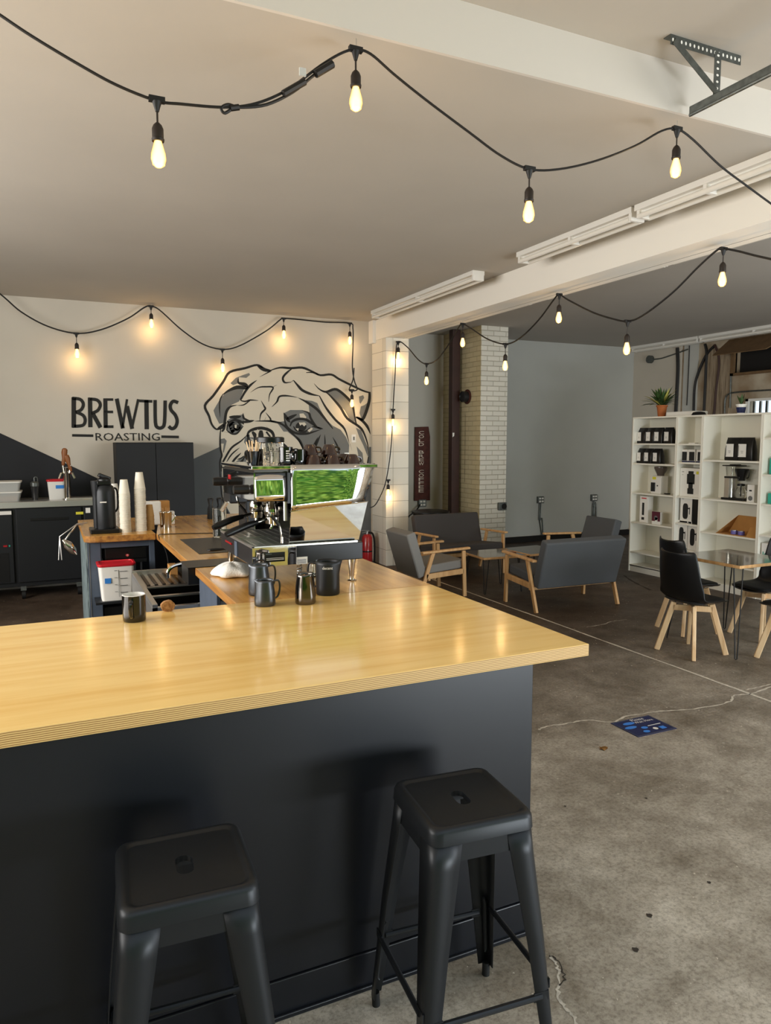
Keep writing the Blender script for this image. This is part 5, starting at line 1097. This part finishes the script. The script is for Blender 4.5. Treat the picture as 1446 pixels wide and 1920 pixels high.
string('string of warm bulbs climbing the block column and running under the ceiling beam',pts,[(Cc(728,900),.02),(Cc(737,768),.02),(Cc(747,641),.03),(A(800,682),.05),(A(868,607),.05),(A(948,645),.06),(A(1049,552),.05),(A(1177,602),.06),(A(1357,466),.05)],.008,[(A(868,601)),(A(1049,546)),(A(1357,459))],s=1.2)

# ================================================================ FLUORESCENT FIXTURES
def fixture(label,x,y0,y1,z=ZC,two=True,group=None):
    t=thing('tube_light_fixture',label,'light fixture',(x,(y0+y1)/2,z)); 
    b=MB('white'); b.box(x-.07,x+.07,y0,y1,z-.045,z); b.build('channel',t,smooth=False,bevel=.004)
    b=MB('white'); b.prism([(x-.03,z-.045),(x+.03,z-.045),(x+.0,z-.075)],y0+.01,y1-.01,Matrix(((1,0,0,0),(0,0,1,0),(0,1,0,0),(0,0,0,1)))); b.build('ridge',t,smooth=False)
    for s_ in (-1,1):
        b=MB('tube'); b.cyl((x+s_*.05,y0+.03,z-.085),(x+s_*.05,y1-.03,z-.085),.019,n=14); b.build('tube',t)
    for y in (y0,y0+(y1-y0)/2-.03,y1-.05):
        b=MB('white'); 
        b.box(x-.064,x+.064,y,y+.03,z-.10,z-.04)
        b.build('lamp_holder',t,smooth=False,bevel=.003)
    return t
fixture('white twin tube fixture on the ceiling beside the beam, far short one',4.02,6.45,9.02)
fixture('white twin tube fixture on the ceiling beside the beam, far half of the near pair',4.02,4.25,5.70)
fixture('white twin tube fixture on the ceiling beside the beam, near half of the near pair',4.02,2.995,4.22)
fixture('white tube fixture peeking out behind the beam, farthest',5.24,7.3,9.2)
fixture('white tube fixture peeking out behind the beam, middle',5.24,5.2,7.0)
fixture('white tube fixture peeking out behind the beam, nearest',5.24,3.2,5.15)
fixture('white tube fixture along the top of the right wall, far half',9.9,8.95,10.48)
fixture('white tube fixture along the top of the right wall, near half',9.9,6.9,8.93)
# ================================================================ GARAGE DOOR TRACK
BY=2.80
a,b_=oy(1252,66,BY),oy(1383,112,BY); zc_=ZN-.001
t=thing('door_track_hanger','perforated galvanised hanger and garage door track under the near ceiling','door track',(a.x+.2,BY,ZN))
def perf(nm,p0,p1,w,par,side=(0,-1,0)):
    p0,p1=Vector(p0),Vector(p1); d=(p1-p0).normalized(); L=(p1-p0).length; s_=Vector(side); wv=d.cross(s_).normalized()
    b=MB('galv'); b.beam(p0,p1,w,.003,side); o=b.build(nm,par,smooth=False)
    b=MB('beam'); n=int(L/.028)
    for i in range(n):
        c=p0+d*(i+.5)*L/n+s_*.0022; b.poly([c+d*.006*math.cos(q)+wv*.009*math.sin(q) for q in [2*PI*k/8 for k in range(8)]])
    b.build('punched_holes',o,smooth=False,fixn=False); return o
x0,x1=a.x,b_.x
perf('ceiling_angle',(x0,BY-.02,ZN-.025),(x1,BY-.02,ZN-.025),.045,t); MB('galv').box(x0,x1,BY-.02,BY+.025,ZN-.004,ZN).build('angle_flange',t,smooth=False)
xv=oy(1338,150,BY).x; zv=oy(1338,188,BY).z
perf('drop_strut',(xv,BY-.022,ZN-.02),(xv,BY-.022,zv),.045,t)
MB('galv').beam((x0+.02,BY-.026,ZN-.03),(xv-.01,BY-.026,zv+.03),.035,.003,(0,1,0)).build('diagonal_strut',t,smooth=False)
xr,zr=xv+.0,zv; b=MB('galv'); b.box(xr-.03,xr-.027,-.6,BY+.12,zr-.03,zr+.01); b.box(xr-.03,xr+.015,-.6,BY+.12,zr+.007,zr+.01); b.tube([(xr-.025,-.6,zr-.032),(xr-.025,BY+.12,zr-.032)],.009); b.build('rail',t,smooth=False,bevel=.001)
# ================================================================ LIGHT
w=bpy.data.worlds.new('world'); SC.world=w; w.use_nodes=True; nt=w.node_tree; bg=nt.nodes['Background']
bg.inputs[0].default_value=(.72,.84,1,1); bg.inputs[1].default_value=1.55
sd=bpy.data.lights.new('sun','SUN'); sd.energy=3.2; sd.angle=R(3); sd.color=(1,.96,.88); so=bpy.data.objects.new('sun',sd); COL.objects.link(so); so.rotation_euler=(R(-35),R(12),0); so.location=(0,-5,12)
# soft daylight through the open garage door behind the camera
def area(nm,loc,rot,sx,sy,e,c):
    l=bpy.data.lights.new(nm,'AREA'); l.shape='RECTANGLE'; l.size=sx; l.size_y=sy; l.energy=e; l.color=c; o=bpy.data.objects.new(nm,l); COL.objects.link(o); o.location=loc; o.rotation_euler=[R(v) for v in rot]; return o
area('door_daylight',(4.3,-2.6,.28),(106,0,14),3.0,.5,210,(.86,.93,1))
area('window_daylight',(-3.3,3.9,2.1),(88,0,-90),5.5,1.8,330,(1,.98,.95))
area('front_right_fill',(7.2,-.7,1.6),(88,0,0),4.5,2.4,230,(.92,.96,1))  # added fill lamp at the front right, brightens the deeper room
for i,p in enumerate(BULBS):
    l=bpy.data.lights.new('bulb_light','POINT'); l.energy=2.2; l.color=(1,.62,.25); l.shadow_soft_size=.03; o=bpy.data.objects.new('bulb_light',l); COL.objects.link(o); o.location=p-Vector((0,0,.07))
SC.view_settings.view_transform='Standard'; SC.view_settings.look='None'; SC.view_settings.exposure=0.0
SC.cycles.max_bounces=8; SC.cycles.diffuse_bounces=4; SC.cycles.glossy_bounces=4; SC.cycles.use_denoising=True
SC.cycles.sample_clamp_indirect=6; SC.cycles.caustics_reflective=False; SC.cycles.caustics_refractive=False
